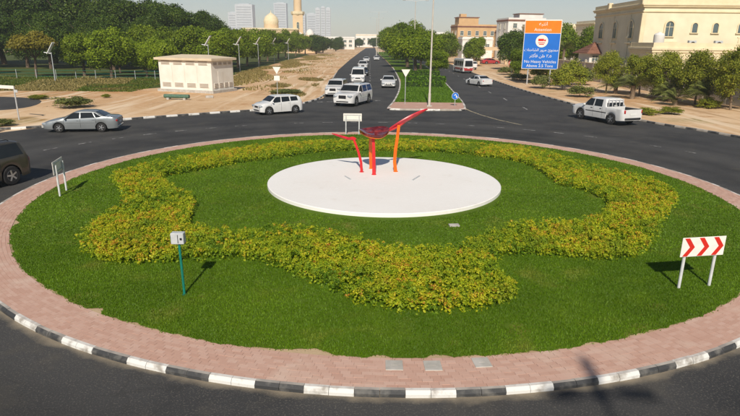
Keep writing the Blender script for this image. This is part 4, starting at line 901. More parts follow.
# clipped hedge blocks on the median
def hedge(label, c, d):
    n = int(d[0] * d[1] * 60 + (d[0] + d[1]) * d[2] * 120); g = np.random.RandomState(int(c[1])); P = (g.rand(n, 3) - .5); ax = g.choice(3, n, p=[.25, .25, .5]); N = np.zeros((n, 3))
    sg = np.sign(g.rand(n) - .5); sg[ax == 2] = 1; P[np.arange(n), ax] = sg * .5; N[np.arange(n), ax] = sg; P = P * np.array(d) + g.normal(size=(n, 3)) * .05 + np.array([0, 0, d[2] / 2])
    V, F, T = leaf_cards(P, N + g.normal(size=(n, 3)) * .6, .10 + .06 * g.rand(n), g.rand(n), g, .6)
    t = tag(empty('clipped_hedge', c), label, 'hedge', 'clipped hedges on the median'); inst('foliage', npmesh('foliage', V, F, M['clip'], T), t)
    b = MB(); b.box((0, 0, d[2] * .45), (d[0] * .93, d[1] * .93, d[2] * .9)); b.build('twigs', M['lf_dark'], t)
hedge('clipped green hedge across the median nearest the roundabout', (7.2, 77.5, .1), (5.0, 1.3, .7)); hedge('clipped green hedge across the median beneath the first tree', (8.2, 86, .1), (5.6, 1.6, .9)); hedge('clipped green hedge across the median beyond the first tree', (8.6, 99, .1), (6, 1.8, 1.0))
# park lawn strip, clipped edge hedge and dry grass on the sand
sheet('park_lawn', smooth_poly([(-140, 64), (-60, 66.5), (-44, 66), (-33, 67.5), (-26.5, 72), (-24, 86), (-24.5, 120), (-26, 170), (-27.5, 300), (-140, 300)], 2, True), .010, M['shaded_park_soil'])
def patch(name, label, pts, h, w, m, seed, lean=.6):
    g = np.random.RandomState(seed); V, F, T = blades(pts, h, w, g, g.rand(len(pts)), lean); tag(link(bpy.data.objects.new(name, npmesh(name, V, F, M[m], T))), label, 'grass', kind='stuff')
g = np.random.RandomState(21)
n = 30000; P = np.stack([-75 + 47 * g.rand(n), 66.6 + 26 * g.rand(n) ** 1.4, np.full(n, .01)], 1); ok = np.sin(P[:, 0] * .22 + 1.2) * .8 + np.sin(P[:, 0] * .6 + P[:, 1] * .4) * .3 > -.25
patch('park_grass', 'green grass strip along the front of the park', P[ok], .14, .07, 'grass2', 1); patch('dry_park_grass', 'brownish dry grass along the front of the park', P[~ok], .17, .08, 'lf_dry', 2)
n = 26000; y = 70 + 190 * g.rand(n) ** 1.2; P = np.stack([-24.5 - .012 * (y - 70) + 9.5 * np.abs(g.normal(size=n)) * .5, y, np.full(n, .0)], 1); P = P[np.sin(P[:, 0] * .5 + np.sin(P[:, 1] * .12) * 2) + .5 * np.sin(P[:, 1] * .35) > -.3]
patch('verge_grass', 'yellow green dry grass between the tree row and the sand track', P, .24, .10, 'lf_dry', 3)
n = 9000; P = np.stack([-13.5 + 6 * g.rand(n), 58 + 40 * g.rand(n), np.zeros(n)], 1); P = P[np.sin(P[:, 0] * .9 + P[:, 1] * .25) + np.sin(P[:, 1] * .5) > .75]
patch('track_grass', 'dry grass tufts on the sand beside the queue of cars', P, .25, .08, 'lf_dry', 4)
# ================================================================== BUILDINGS
def arch_outline(w, h, arched, n=10):
    if not arched: return [(-w / 2, 0), (w / 2, 0), (w / 2, h), (-w / 2, h)]
    r = w / 2; return [(-w / 2, 0), (w / 2, 0)] + [(r * math.cos(math.pi * k / n), h - r + r * math.sin(math.pi * k / n)) for k in range(n + 1)]
WIN = {}
def win_mesh(w, h, arched, fr, dep, fm):
    k = (w, h, arched, fr, dep, fm)
    if k in WIN: return WIN[k]
    o, i = arch_outline(w + 2 * fr, h + fr * (1 if arched else 2), arched), arch_outline(w, h, arched)
    if not arched: o = [(x, z - fr) for x, z in o]
    n = len(o); b = MB(); vs = [(x, 0, z) for x, z in o] + [(x, -dep, z) for x, z in o] + [(x, -dep, z) for x, z in i] + [(x, -.012, z) for x, z in i]; fs = []
    for a in range(n):
        c = (a + 1) % n
        for q in range(3): fs.append((q * n + a, q * n + c, (q + 1) * n + c, (q + 1) * n + a))
    b.add(vs, fs)
    if w > .9: b.box((0, -.04, h * .45), (.06, .05, h * .9)); b.box((0, -.042, h * .62), (w, .05, .06))
    f = b.mesh('window_frame', M[fm]); b = MB(); b.add([(x, -.016, z) for x, z in i], [tuple(range(n))]); p = b.mesh('pane', M['pane']); WIN[k] = (f, p); return WIN[k]
def window(parent, face, u, z, w, h, hx, hy, arched=False, fr=.12, dep=.12, fm='frame', sill=True):
    """face '-y' or '-x' or '+x' of a box with half sizes hx, hy about its parent's origin"""
    f, p = win_mesh(w, h, arched, fr, dep, fm)
    loc, rz = {'-y': ((u, -hy - .002, z), 0), '-x': ((-hx - .002, u, z), -math.pi / 2), '+x': ((hx + .002, u, z), math.pi / 2)}[face]
    o = inst('window', f, parent, loc, (0, 0, rz)); inst('pane', p, o)
    if sill: b = MB(); b.box((0, -.12, -.08 - (0 if arched else fr)), (w + .5, .26, .12)); b.build('sill', M[fm], o)
    return o
def block(name, label, cat, loc, rz, size, wall, trim, wins=(), group=None, cornice=.5, extra=None):
    t = tag(empty(name, (loc[0], loc[1], 0), rz), label, cat, group); sx, sy, sz = size
    b = MB(); b.box((0, 0, sz / 2 - .2), (sx, sy, sz + .4)); b.build('wall', M[wall], t)
    b = MB(); b.box((0, 0, sz + .02), (sx + cornice, sy + cornice, .35), bev=.04); b.box((0, 0, sz - .32), (sx + cornice * .5, sy + cornice * .5, .25)); b.build('cornice', M[trim], t)
    # parapet round the flat roof
    b = MB()
    for s in (-1, 1): b.box((0, s * (sy / 2 - .12), sz + .5), (sx, .22, .62)); b.box((s * (sx / 2 - .12), 0, sz + .498), (.22, sy - .46, .60))
    b.build('parapet', M[wall], t)
    for q in wins: window(t, q[0], q[1], q[2], q[3], q[4], sx / 2, sy / 2, *(q[5:] if len(q) > 5 else ()))
    return t
# --- the cream villa
vx, vy, hx, hy, H_ = 52.0, 96.5, 11.9, 10.2, 11.45
v = tag(empty('villa', (vx, vy, 0), R(-2)), 'large cream villa with arched windows behind the boundary wall', 'villa')
b = MB(); b.box((0, 0, H_ / 2), (2 * hx, 2 * hy, H_)); b.build('wall', M['cream'], v)
b = MB(); b.box((0, 0, H_ + .1), (2 * hx + .9, 2 * hy + .9, .3), bev=.05); b.box((0, 0, H_ - .14), (2 * hx + .6, 2 * hy + .6, .18)); b.box((0, 0, H_ - .85), (2 * hx + .34, 2 * hy + .34, .26), bev=.05); b.box((0, 0, H_ + .55), (2 * hx + .3, 2 * hy + .3, .60)); b.build('cornice', M['cream_trim'], v)
for s in (-hy + .06, hy * .3): b = MB(); b.box((-hx - .22, s, H_ + .55), (.7, .9, 1.0), bev=.08); b.build('roof_ornament', M['cream_trim'], v)
b = MB(); b.box((-hx - .05, -hy - .05, H_ / 2 - .6), (.6, .6, H_ - 1.0), bev=.05); b.build('corner_pilaster', M['cream_trim'], v)
for s in (.1, -.55): b = MB(); b.box((-hx - .06, hy * s * 1.0, H_ / 2 - .6), (.14, .5, H_ - 1.2)); b.build('pilaster', M['cream'], v)
window(v, '-y', -hx + 3.95, 7.15, 1.15, 2.1, hx, hy, True, .22, .16, 'cream_trim'); b = MB(); b.box((-hx + 3.95, -hy - .18, 6.3), (2.7, .36, .22), bev=.04); b.build('ledge', M['cream_trim'], v)
for u in (7.6, 10.6, 14.2): window(v, '-y', -hx + u, 7.7, .75, 1.35, hx, hy, True, .13, .12, 'cream_trim')
for u in (-6.2, .2, 6.4): window(v, '-x', u, 6.9, 1.9, 2.5, hx, hy, True, .2, .14, 'cream_trim'); b = MB(); b.box((-hx - .16, u, 6.1), (.32, 2.0, .2), bev=.04); b.build('ledge', M['cream_trim'], v)
for u in (1.9, 4.6, 8.6): window(v, '-y', -hx + u, 5.2, .9, .8, hx, hy, False, .08, .08, 'cream_trim', False)
b = MB(); b.box((-hx + 16.3, -hy - .7, 6.1), (6.0, 1.4, .25)); bal = b.build('balcony', M['cream_trim'], v)
for k in range(15): b = MB(); b.lathe([(.07, 0), (.11, .25), (.06, .5), (.08, .75)], 8, (-hx + 13.5 + k * .4, -hy - 1.3, 6.2)); b.build('baluster', M['cream_trim'], bal, 40)
b = MB(); b.box((-hx + 16.3, -hy - 1.3, 7.02), (6.0, .22, .14)); b.build('handrail', M['cream_trim'], bal)
# low annexe in front of the villa, water tank on it
an = block('annexe', 'low pale annexe with flat roof between villa and wall', 'building', (49.0, 80.8), R(-2), (23, 7.5, 5.4), 'cream_trim', 'cream_trim', [('-y', -8.5 + 3.2 * k, 3.9, .9, .8, False, .08, .08, 'cream_trim', False) for k in range(6)])
tk = tag(empty('water_tank', (38.6, 78.8, 6.2)), 'white water tank on the annexe roof at the villa corner', 'water tank'); b = MB(); b.lathe([(.0, 0), (.62, .0), (.68, .1), (.68, 1.0), (.5, 1.2), (.22, 1.28), (.2, 1.36), (0, 1.38)], 20); b.build('barrel', M['white_wall'], tk, 40); b = MB(); b.box((0, 0, -.36), (1.5, 1.5, .7)); b.build('stand', M['white_wall'], tk)
for i, x in enumerate((42.8, 46.3)):
    a = tag(empty('air_conditioner', (x, 78.2, 5.58)), ['grey air conditioner on the annexe roof nearest the tank', 'grey air conditioner on the annexe roof farther from the tank'][i], 'air conditioner'); b = MB(); b.box((0, 0, .5), (1.0, .5, .9), bev=.03); b.build('casing', M['meter'], a); b = MB(); b.lathe([(.3, -.012), (.3, -.03), (0, -.03)], 20, (0, -.25, .5), axis='Y'); b.build('fan_grille', M['dark'], a)
# --- boundary wall of panels and pillars
bw = tag(empty('boundary_wall', (0, 0, 0)), 'long grey beige boundary wall in front of the villa', 'wall')
path = resample([(38.6, 40), (37.6, 56), (37.2, 66), (36.9, 80), (36.9, 98), (37.4, 116)], 4.0)
for a, c in zip(path, path[1:]):
    d = c - a; m_ = (a + c) / 2; rz = math.atan2(d.y, d.x)
    b = MB(); b.box((0, 0, 1.35), (d.length - .36, .2, 2.9)); b.box((0, .12, .5), (d.length - .36, .06, .9)); o = b.build('panel', M['grey_wall'], bw); o.location = (m_.x, m_.y, 0); o.rotation_euler = (0, 0, rz)
    b = MB(); b.box((0, 0, 2.86), (d.length - .36, .32, .12), bev=.02); q = b.build('coping', M['cream_trim'], o)
    b = MB(); b.box((0, 0, 1.5), (.36, .36, 3.2), bev=.02); b.box((0, 0, 3.14), (.48, .48, .12), bev=.02); b.box((0, .0, 3.28), (.28, .28, .2), bev=.05); o = b.build('pillar', M['grey_wall'], bw); o.location = (a.x, a.y, 0); o.rotation_euler = (0, 0, rz)
# --- brown tiled pavilion
pvn = tag(empty('pavilion', (40.9, 105, .35), R(4)), 'garden pavilion with a brown tiled hip roof behind the wall', 'pavilion')
b = MB(); b.box((0, 0, 2.0), (5.2, 4.6, 4.0)); b.build('wall', M['white_wall'], pvn)
b = MB(); hxx, hyy = 3.5, 3.2; b.add([(-hxx, -hyy, 3.95), (hxx, -hyy, 3.95), (hxx, hyy, 3.95), (-hxx, hyy, 3.95), (-.9, 0, 5.9), (.9, 0, 5.9)], [(0, 1, 5, 4), (1, 2, 5), (2, 3, 4, 5), (3, 0, 4), (3, 2, 1, 0)]); rf = b.build('roof', M['terracotta'], pvn)
for k in range(7):
    f = (k + .5) / 7; b = MB(); z = 3.95 + 1.95 * f; x0, y0 = hxx - (hxx - .9) * f, hyy * (1 - f); b.box((0, -y0 - .02, z + .03), (2 * x0, .10, .06)); b.box((-x0 - .02, 0, z + .031), (.10, 2 * y0, .06)); b.build('tile_course', M['terracotta'], rf)
for u in (-1.6, 0, 1.6): window(pvn, '-y', u, 2.6, 1.0, 1.0, 2.6, 2.3, False, .08, .08, 'frame', False)
# --- villas farther up the road
def grid_wins(us, zs, w, h, face='-y'): return [(face, u, z, w, h) for u in us for z in zs]
o = block('ochre_building', 'ochre three storey building beyond the small coach', 'building', (44, 255), R(6), (17, 12, 12.4), 'orange_wall', 'terracotta', grid_wins((-6.6, -3.4, 0, 3.4, 6.6), (2.0, 5.4, 8.8), 1.3, 1.7) + grid_wins((-3, 3), (5.4, 8.8), 1.3, 1.7, '-x'))
b = MB(); b.box((-3.2, 0, 14.3), (8.5, 7, 3.4)); o2 = b.build('roof_storey', M['orange_wall'], o); b = MB(); b.box((-3.2, 0, 16.1), (9.2, 7.6, .3)); b.build('cornice', M['terracotta'], o2); b = MB(); b.box((-5, 0, 16.9), (2.6, 2.6, 1.3)); b.build('stair_head', M['orange_wall'], o2)
o = block('peach_building', 'long ochre and peach building with a white lower storey', 'building', (57.5, 252), R(2), (10.5, 12, 10.2), 'peach_wall', 'terracotta', grid_wins((-3.2, 0, 3.2), (6.0, 8.2), 1.2, 1.3))
o = block('white_villa', 'white villa with dark red roof line behind the round tree', 'villa', (56.5, 224), R(8), (14.5, 12, 14.0), 'white_wall', 'terracotta', grid_wins((-4.6, 0, 4.6), (8.2, 11.2), 1.4, 1.6) + grid_wins((-2.5, 2.5), (8.2, 11.2), 1.2, 1.6, '-x'))
b = MB(); b.box((1.8, -2, 15.1), (9, 6, 2.2)); o2 = b.build('roof_room', M['white_wall'], o); b = MB(); b.box((1.8, -2, 16.3), (9.6, 6.6, .25)); b.build('cornice', M['terracotta'], o2)
o = block('white_annexe', 'plain white low block in front of the ochre building', 'building', (41, 232), R(4), (12, 8, 7.2), 'white_wall', 'white_wall', grid_wins((-4, 0, 4), (3.8,), 1.4, 1.5))
o = block('distant_house', 'small white house left of the ochre building', 'house', (33.5, 300), 0, (14, 10, 9.8), 'white_wall', 'white_wall', grid_wins((-4.5, 0, 4.5), (3.5, 6.8), 1.4, 1.6))
o = block('cream_building', 'long cream building behind the blue and orange sign', 'building', (64, 190), R(4), (27, 14, 11.0), 'cream', 'cream_trim', grid_wins((-11, -7, -3, 1, 5, 9), (5.2, 8.0), 1.3, 1.7))
o = block('domed_villa', 'cream villa with a round roof gable left of the large villa', 'villa', (65.5, 165), R(4), (12, 12, 11.2), 'cream', 'cream_trim', grid_wins((-3.6, 0, 3.6), (7.6,), 1.2, 1.8))
b = MB(); b.prism([(-3.4, 11.2), (3.4, 11.2)] + [(3.4 * math.cos(math.pi * k / 14), 12.2 + 2.2 * math.sin(math.pi * k / 14)) for k in range(15)], -6.2, -5.6); b.build('round_gable', M['cream_trim'], o)
b = MB(); b.lathe([(2.6, 11.4), (2.6, 12.2), (2.3, 13.4), (1.5, 14.3), (0, 14.8)], 20, (0, 0, 0)); b.build('dome', M['cream_trim'], o, 40)
# carport and gate
cp = tag(empty('carport', (34.4, 169, 0), R(6)), 'pale carport canopy over the dark red sedan', 'carport')
for x in (-4, 4):
    for y in (-2.6, 2.6): b = MB(); b.box((x, y, 1.9), (.5, .5, 3.8), bev=.03); b.build('post', M['peach_wall'], cp)
b = MB(); b.prism([(-5, 3.8), (5, 3.8), (5, 4.2), (2.5, 4.7), (-2.5, 4.7), (-5, 4.2)], -3.4, 3.4); b.build('canopy', M['peach_wall'], cp)
gw = tag(empty('gate_wall', (41, 150, 0), R(-18)), 'pale arched gate wall with grey gate left of the blue sign', 'gate')
b = MB(); b.prism([(-4.5, 0), (-3.2, 0), (-3.2, 3.2)] + [(-3.2 + 3.2 * (1 - math.cos(math.pi * k / 10)), 3.2 + 1.3 * math.sin(math.pi * k / 10)) for k in range(1, 10)] + [(3.2, 3.2), (3.2, 0), (4.5, 0), (4.5, 4.4), (3.2, 5.3), (-3.2, 5.3), (-4.5, 4.4)], -.3, .3); b.build('arch', M['peach_wall'], gw)
for k in range(16): b = MB(); b.box((-3.0 + k * .4, 0, 1.7), (.3, .06, 3.3)); b.build('slat', M['meter'], gw)
ww = tag(empty('side_wall', (0, 0, 0)), 'pale garden wall running from the gate towards the coach', 'wall')
pth = [(37.4, 116), (36.6, 130), (36.8, 147)]
for a, c in zip(pth, pth[1:]):
    L_ = math.dist(a, c); b = MB(); b.box((0, 0, 1.3), (L_ - .02, .22, 2.6)); o = b.build('panel', M['peach_wall'], ww); o.location = ((a[0] + c[0]) / 2, (a[1] + c[1]) / 2, 0); o.rotation_euler = (0, 0, math.atan2(c[1] - a[1], c[0] - a[0]))
# --- utility hut
hu = tag(empty('utility_hut', (-21.0, 69.0, 0), R(-20.5)), 'cream utility hut with louvred vents on the sand', 'hut'); hu.scale = (.88, .86, 1)
b = MB(); b.box((0, 0, .12), (9.0, 5.6, .36)); b.build('plinth', M['concrete'], hu)
b = MB(); b.box((0, 0, 1.95), (8.4, 5.0, 3.4)); b.build('wall', M['hut'], hu)
b = MB(); b.add([(-4.6, -2.9, 3.65), (4.6, -2.9, 3.65), (4.6, 2.9, 3.65), (-4.6, 2.9, 3.65), (-4.6, -2.9, 3.9), (4.6, -2.9, 3.9), (4.6, 2.9, 3.9), (-4.6, 2.9, 3.9), (-2.2, 0, 4.25), (2.2, 0, 4.25)], [(3, 2, 1, 0), (0, 1, 5, 4), (1, 2, 6, 5), (2, 3, 7, 6), (3, 0, 4, 7), (4, 5, 9, 8), (5, 6, 9), (6, 7, 8, 9), (7, 4, 8)]); b.build('roof', M['hut_roof'], hu)
def louvre(x, z, w, h, face):
    b = MB(); b.box((0, -.02, 0), (w, .04, h)); loc, rz = ((x, -2.502, z), 0) if face == '-y' else ((4.202, x, z), math.pi / 2)
    o = b.build('vent', M['hut'], hu); o.location = loc; o.rotation_euler = (0, 0, rz)
    for k in range(5): b = MB(); b.box((0, -.06, -h / 2 + h * (k + .5) / 5), (w * .92, .05, h / 8), rx=.5); b.build('louvre_blade', M['louvre'], o)
for x in (-3.05, -1.05, .95, 2.95): louvre(x, 3.35, 1.45, .40, '-y'); louvre(x, .85, 1.45, .50, '-y')
for x in (-1.7, -.55, .6, 1.7): louvre(x, .85, .8, .55, '+x'); louvre(x, 3.3, .8, .3, '+x')
for x in (-2.05, -.05, 1.95): b = MB(); b.box((x, -2.505, 2.1), (.03, .02, 1.9)); b.build('panel_joint', M['louvre'], hu)
b = MB(); b.box((4.21, -.55, 1.35), (.03, 1.1, 2.2)); b.build('door', M['hut'], hu)
bt = tag(empty('pipe_stack', (-20.0, 58.4, 0), R(-8)), 'short dark green pipe lying on blocks before the hut', 'pipe'); b = MB(); b.tube([(-1.35, 0, .35), (1.35, 0, .35)], .2, 12); b.build('pipe', M['pipe'], bt, 40)
for x in (-.9, .9): b = MB(); b.box((x, 0, .1), (.25, .5, .2)); b.build('block', M['concrete'], bt)
rb = tag(empty('kerb_stone', (-17.2, 60.4, 0), R(25)), 'loose grey concrete stone on the sand before the hut', 'stone'); b = MB(); b.box((0, 0, .12), (.8, .3, .28), bev=.05); b.build('block', M['concrete'], rb)

# ================================================================== POSTS, LAMPS, SIGNS
def street_lamp(name, label, loc, h, arm=1.6, heads=2, rz=0.0, r=.11, group='tall street lamps'):
    t = tag(empty(name, loc, rz), label, 'street lamp', group)
    b = MB(); b.tube([(0, 0, 0), (0, 0, 1.2), (0, 0, 1.25), (0, 0, h)], [r * 1.5, r * 1.45, r * 1.1, r * .55], 14); b.build('pole', M['beige_post'], t, 40)
    b = MB(); b.box((0, 0, .05), (.5, .5, .1), bev=.02); b.build('base_plate', M['concrete'], t)
    for s in ((-1, 1) if heads == 2 else (1,)):
        b = MB(); b.tube([(0, 0, h - .1), (s * arm * .5, 0, h + .08), (s * arm, 0, h + .12)], .045, 8); b.build('arm', M['white_post'], t, 40)
        b = MB(); b.box((s * (arm + .26), 0, h + .1), (.66, .26, .12), bev=.05); hd_ = b.build('lamp_head', M['meter'], t); b = MB(); b.box((s * (arm + .34), 0, h + .03), (.5, .22, .02)); b.build('lens', M['lamp_clear'], hd_)
    return t
street_lamp('street_lamp', 'tall white street lamp pole on the nose of the median', (5.5, 53.6, .12), 12.5, r=.085)
street_lamp('street_lamp.001', 'white double street lamp rising from the median trees', (8.6, 118, .12), 13.6, 2.0)
street_lamp('street_lamp.002', 'faint double street lamp far up the median', (-3.2 + 6.6, 300, .12), 20.0, 4.2, r=.16)
street_lamp('street_lamp.003', 'faint thin street lamp beyond the far one in the median', (2.0, 245, .12), 15.0, 2.4)
# lamp standing behind the photographer; its shadow falls on the paving
lp = street_lamp('street_lamp.004', 'street lamp beside the outer kerb casting its shadow on the paving', (3.42, -5.0, 0), 10.6, .40, r=.07)
b = MB(); b.lathe([(.07, 10.5), (.11, 10.7), (.11, 11.5), (.06, 11.6)], 14); b.build('sensor_mast', M['meter'], lp, 40)
def panel_lamp(label, loc, rz, h):
    t = tag(empty('solar_lamp', loc, rz), label, 'solar lamp', 'solar lamps in the park'); b = MB(); b.tube([(0, 0, 0), (0, 0, h)], [.08, .05], 10); b.build('pole', M['galv'], t, 40)
    b = MB(); b.box((0, 0, h + .55), (.10, .55, 1.9), ry=R(35), bev=.02); pn = b.build('solar_panel', M['white_metal'], t)
    b = MB(); b.box((-.55, 0, h - .1), (1.1, .22, .10), bev=.03, ry=R(8)); b.build('lamp_head', M['white_metal'], t)
panel_lamp('solar lamp leaning in front of the park fence', (-45.6, 82.5, 0), R(-8), 4.0)
for i, (x, y) in enumerate([(-27.0, 96), (-25.6, 112), (-25.8, 132), (-26.2, 156), (-26.4, 184)]): panel_lamp(f'solar lamp along the tree row, {ORD[i]} from the hut', (x, y, 0), R(-10), 5.2)
fn = tag(empty('park_fence'), 'thin green metal fence along the front of the park', 'fence')
fp = MB(); fp.tube([(0, 0, 0), (0, 0, 1.35)], .035, 6); fpm = fp.mesh('fence_post', M['meter']); xs = np.arange(-78, -29, 3.0)
for k, x in enumerate(xs):
    y = 87 + .05 * (x + 78) * .2; inst('fence_post', fpm, fn, (float(x), float(y), 0))
    if k:
        for z in (.35, .8, 1.25): b = MB(); b.tube([(float(xs[k - 1]), float(y), z), (float(x), float(y), z)], .018, 5); b.build('fence_rail', M['green_post'], fn)
def signpost(name, label, loc, rz, h, build, r=.035):
    t = tag(empty(name, loc, rz), label, 'road sign'); b = MB(); b.tube([(0, 0, 0), (0, 0, h)], r, 10); b.build('post', M['galv'], t, 40); build(t); return t
def give_way(h, w):
    def f(t):
        tri = lambda s, y: [(-w / 2 * s, h - (1 - s) * w * .29 ), (w / 2 * s, h - (1 - s) * w * .29), (0, h - w * .87 + (1 - s) * w * .58)]
        b = MB(); b.prism(tri(1, 0), -.06, -.04); o = b.build('sign_plate', M['red_film'], t); b = MB(); b.prism(tri(.74, 0), -.066, -.061); b.build('sign_face', M['white_film'], o)
    return f
def back_plate(t, h=2.6): pass
def gw_back(t):
    b = MB(); b.prism([(-.42, 3.3), (.42, 3.3), (0, 2.57)], -.06, -.04); b.build('sign_plate', M['white_film'], t)
    b = MB(); b.box((0, -.03, 3.1), (.3, .03, .05)); b.build('bracket', M['galv'], t)
signpost('give_way_sign', 'pale triangular give way sign at the left of the median nose', (3.3, 55.4, .12), 0, 3.2, gw_back)
def gw2(t):
    gw_back(t); b = MB(); b.box((0, -.05, 2.15), (.6, .02, .5), bev=.005); b.build('lower_plate', M['white_film'], t)
signpost('give_way_sign.001', 'white triangular sign with plate on the sand behind the hatchback', (-9.95, 60.4, 0), 0, 3.2, gw2)
def keep(t):
    b = MB(); b.lathe([(0, -.060), (.33, -.060), (.33, -.040), (0, -.040)], 28, (0, 0, .95), axis='Y'); o = b.build('sign_plate', M['white_film'], t); b = MB(); b.lathe([(0, -.066), (.31, -.066), (.31, -.061)], 28, (0, 0, .95), axis='Y'); o2 = b.build('sign_face', M['blue_sign'], o)
    b = MB(); b.prism([(-.05 + .04, .95 + .16), (-.14, 1.02), (-.10, .98), (.02, 1.06), (.10, .90), (.02, .86), (.19, .76), (.20, .96), (.15, .93), (.04, 1.14)], -.072, -.068); b.build('arrow', M['white_film'], o)
signpost('keep_right_sign', 'round blue arrow sign on the right corner of the median nose', (8.0, 54.2, .12), 0, .75, keep)
def disc(t):
    b = MB(); b.lathe([(0, -.060), (.62, -.060), (.62, -.040), (0, -.040)], 28, (0, 0, 2.6), axis='Y'); o = b.build('sign_plate', M['red_film'], t); b = MB(); b.lathe([(0, -.066), (.5, -.066), (.5, -.061)], 28, (0, 0, 2.6), axis='Y'); b.build('sign_face', M['white_film'], o)
signpost('speed_sign', 'small round white sign on the verge left of the blue sign', (24.3, 100, 0), 0, 2.9, disc)
def name_plate(t):
    b = MB(); b.box((-.75, -.05, 2.42), (1.6, .04, .24), bev=.01); b.build('sign_plate', M['white_film'], t); b = MB(); b.box((.2, -.03, 2.15), (.3, .03, .2)); b.build('small_plate', M['meter'], t)
t = signpost('name_sign', 'white name plate on a pole above the sand at the left edge', (-26.6, 42.4, 0), R(-20), 2.5, name_plate, .05)
# --- big blue and orange sign
bs = tag(empty('direction_sign', (25.0, 86, 0), R(-14)), 'large blue sign with orange top panel beside the exit road', 'road sign')
for x in (-1.6, 1.6): b = MB(); b.tube([(x, .1, 0), (x, .1, 8.6)], .1, 12); b.build('post', M['galv'], bs, 40)
b = MB(); b.box((0, -.03, 6.0 - .25), (5.2, .1, 7.0), bev=.02); bd = b.build('board', M['white_film'], bs)
b = MB(); b.box((0, -.09, 8.25), (5.04, .012, 1.72)); b.build('orange_panel', M['orange_sign'], bd)
b = MB(); b.box((0, -.09, 4.83), (5.04, .012, 4.98)); b.build('blue_panel', M['blue_sign'], bd)
b = MB(); b.lathe([(0, -.112), (.88, -.112), (.88, -.098)], 36, (0, 0, 6.25), axis='Y'); b.build('roundel', M['white_film'], bd)
b = MB(); b.box((-.12, -.118, 6.42), (.80, .006, .34)); b.box((.44, -.118, 6.36), (.24, .006, .24)); b.box((-.02, -.118, 6.02), (1.0, .006, .10)); b.box((-.02, -.118, 5.80), (.7, .006, .12)); b.build('truck_symbol', M['red_film'], bd)
for txt, z, sz in [('\uFEEA\uFE92\uFE98\uFEE7\uFE8D', 8.66, .72), ('Attention', 7.85, .62), ('\uFE95\uFE8E\uFEE8\uFEA3\uFE8E\uFEB8\uFEDF\uFE8D \uFEAD\uFEED\uFEAE\uFEE3 \uFE89\uFEEE\uFEE8\uFEE4\uFEE3', 5.0, .56), ('\uFEAE\uFE9C\uFEDB\uFE84\uFED3 \uFEE6\uFEC3 \u0662,\u0665', 4.15, .62), ('No Heavy Vehicles', 3.32, .56), ('Above 2.5 Tons', 2.72, .56)]:
    me = text_mesh(txt, sz, M['white_film'], .004); o = inst('lettering', me, bd, (0, -.102, z), (math.pi / 2, 0, 0))
    w_ = max((v_.co.x for v_ in me.vertices), default=0) * 2
    if w_ > 4.8: o.scale = (4.8 / w_, 1, 1)
    elif txt.startswith(('No', 'Above')): o.scale = (1.06, 1, 1)

# ================================================================== FAR AWAY
ms = tag(empty('mosque', (-50, 292, 0), R(6)), 'pale mosque with white dome behind the tree row', 'mosque')
b = MB(); b.box((0, 0, 5.5), (26, 18, 11)); b.build('wall', M['peach_wall'], ms); b = MB(); b.box((0, 0, 11.2), (26.8, 18.8, .7)); b.build('cornice', M['cream_trim'], ms)
b = MB(); b.lathe([(3.6, 11.4), (3.6, 13.4)], 24, (0, 0, 0)); b.build('drum', M['peach_wall'], ms, 30); b = MB(); b.lathe([(3.4, 13.4), (3.7, 14.5), (3.6, 15.5), (3.0, 16.9), (1.9, 17.9), (.7, 18.6), (.2, 19.0), (.1, 20.0), (0, 20.1)], 28); b.build('dome', M['cream_trim'], ms, 40)
for u in range(-10, 11, 4): window(ms, '-y', u, 3, 1.6, 4.5, 13, 9, True, .3, .2, 'cream_trim', False)
b = MB(); b.box((18, 4, 4.2), (12, 12, 8.4)); b.build('prayer_wing', M['peach_wall'], ms)
for x in (14, 19): b = MB(); b.lathe([(2.0, 8.3), (2.1, 9.4), (1.6, 10.6), (.6, 11.4), (0, 11.6)], 18, (x, 2, 0)); b.build('small_dome', M['white_wall'], ms, 40)
mn = tag(empty('minaret', (-37.2, 296, 0), R(6)), 'tall pale minaret with a balcony beside the mosque', 'minaret')
b = MB(); b.box((0, 0, 9), (5.0, 5.0, 18)); b.build('base_tower', M['peach_wall'], mn)
for z in (6, 11.5): window(mn, '-y', 0, z, 1.2, 3.2, 2.5, 2.5, True, .25, .15, 'cream_trim', False)
b = MB(); b.lathe([(2.9, 18), (3.4, 18.6), (3.4, 19.7), (3.1, 19.8)], 8); b.build('balcony', M['cream_trim'], mn)
b = MB(); b.lathe([(2.0, 18.2), (1.9, 29)], 12); b.build('shaft', M['peach_wall'], mn, 30); b = MB(); b.lathe([(2.0, 29), (2.5, 29.5), (2.5, 30.4), (1.5, 30.5), (1.5, 34), (1.8, 34.4), (1.2, 36), (.2, 38), (.1, 40), (0, 40.2)], 12); b.build('lantern', M['cream_trim'], mn, 30)
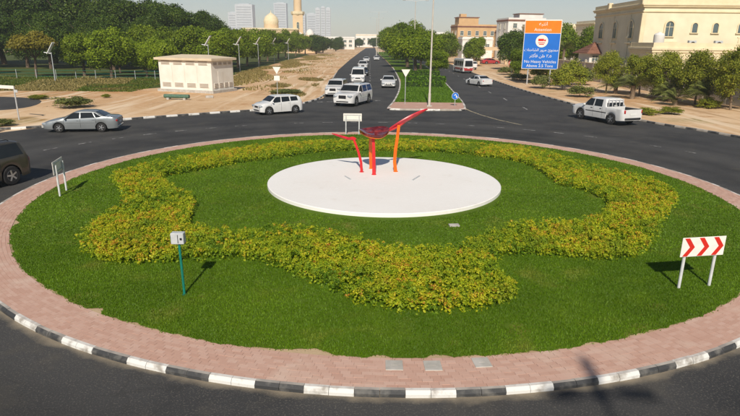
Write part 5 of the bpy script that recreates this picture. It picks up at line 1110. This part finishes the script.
tw = [(-193, 900, 26, 56, 'wide hazy tower rising above the trees left of the mosque'), (-216, 930, 18, 46, 'lower hazy tower left of the wide one'), (-148, 960, 20, 62, 'slim hazy tower between the trees and the mosque dome'), (-118, 980, 16, 44, 'hazy block just left of the mosque dome'),
      (-108, 900, 13, 44, 'hazy tower between the mosque dome and the minaret'), (-96, 940, 14, 46, 'hazy tower touching the left side of the minaret'), (-82.5, 900, 7, 52, 'leftmost of three slim hazy towers right of the minaret'), (-75.0, 905, 6.5, 54, 'middle one of three slim hazy towers right of the minaret'), (-67.5, 910, 7, 53, 'rightmost of three slim hazy towers right of the minaret'), (-124, 1000, 10, 38, 'faint low tower on the skyline behind the dome')]
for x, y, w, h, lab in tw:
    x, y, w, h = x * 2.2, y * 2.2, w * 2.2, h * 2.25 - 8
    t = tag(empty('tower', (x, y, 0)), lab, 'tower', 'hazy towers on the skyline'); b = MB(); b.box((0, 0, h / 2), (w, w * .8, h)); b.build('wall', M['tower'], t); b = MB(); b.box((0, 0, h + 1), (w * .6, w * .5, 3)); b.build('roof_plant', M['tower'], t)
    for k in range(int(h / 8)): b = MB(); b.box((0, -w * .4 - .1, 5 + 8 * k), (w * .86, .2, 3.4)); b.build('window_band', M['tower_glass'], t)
wb = block('school_building', 'long low white building at the end of the sand track', 'building', (-30, 430), R(4), (34, 14, 8), 'white_wall', 'white_wall', grid_wins([-14 + 4 * k for k in range(8)], (2.0, 5.0), 2.2, 1.5))
wb = block('school_building.001', 'small white building beyond the queue of cars', 'building', (-3.5, 610), R(0), (26, 14, 12), 'white_wall', 'cream_trim', grid_wins([-9 + 4.5 * k for k in range(5)], (2.5, 7), 2.2, 1.8))
wb = block('low_house', 'low cream house behind the park far left of the skyline', 'house', (-62, 420), R(4), (22, 12, 8), 'cream', 'cream_trim', grid_wins([-8 + 4 * k for k in range(5)], (2.0, 5.0), 1.8, 1.5))
# --- dusty air
b = MB(); b.box((0, 0, 69), (5200, 5200, 140))
hz = b.build('haze', M['sand']); hz.data.materials.clear()
hm = bpy.data.materials.new('haze_air'); hm.use_nodes = True; hn = hm.node_tree.nodes; hn.remove(hn['Principled BSDF'])
pvv = hn.new('ShaderNodeVolumePrincipled'); pvv.inputs['Color'].default_value = (.80, .90, 1.0, 1); pvv.inputs['Density'].default_value = .00030; pvv.inputs['Anisotropy'].default_value = .0
hm.node_tree.links.new(pvv.outputs[0], hn['Material Output'].inputs['Volume']); hz.data.materials.append(hm); tag(hz, 'pale dusty haze over the whole place', 'haze', kind='stuff')
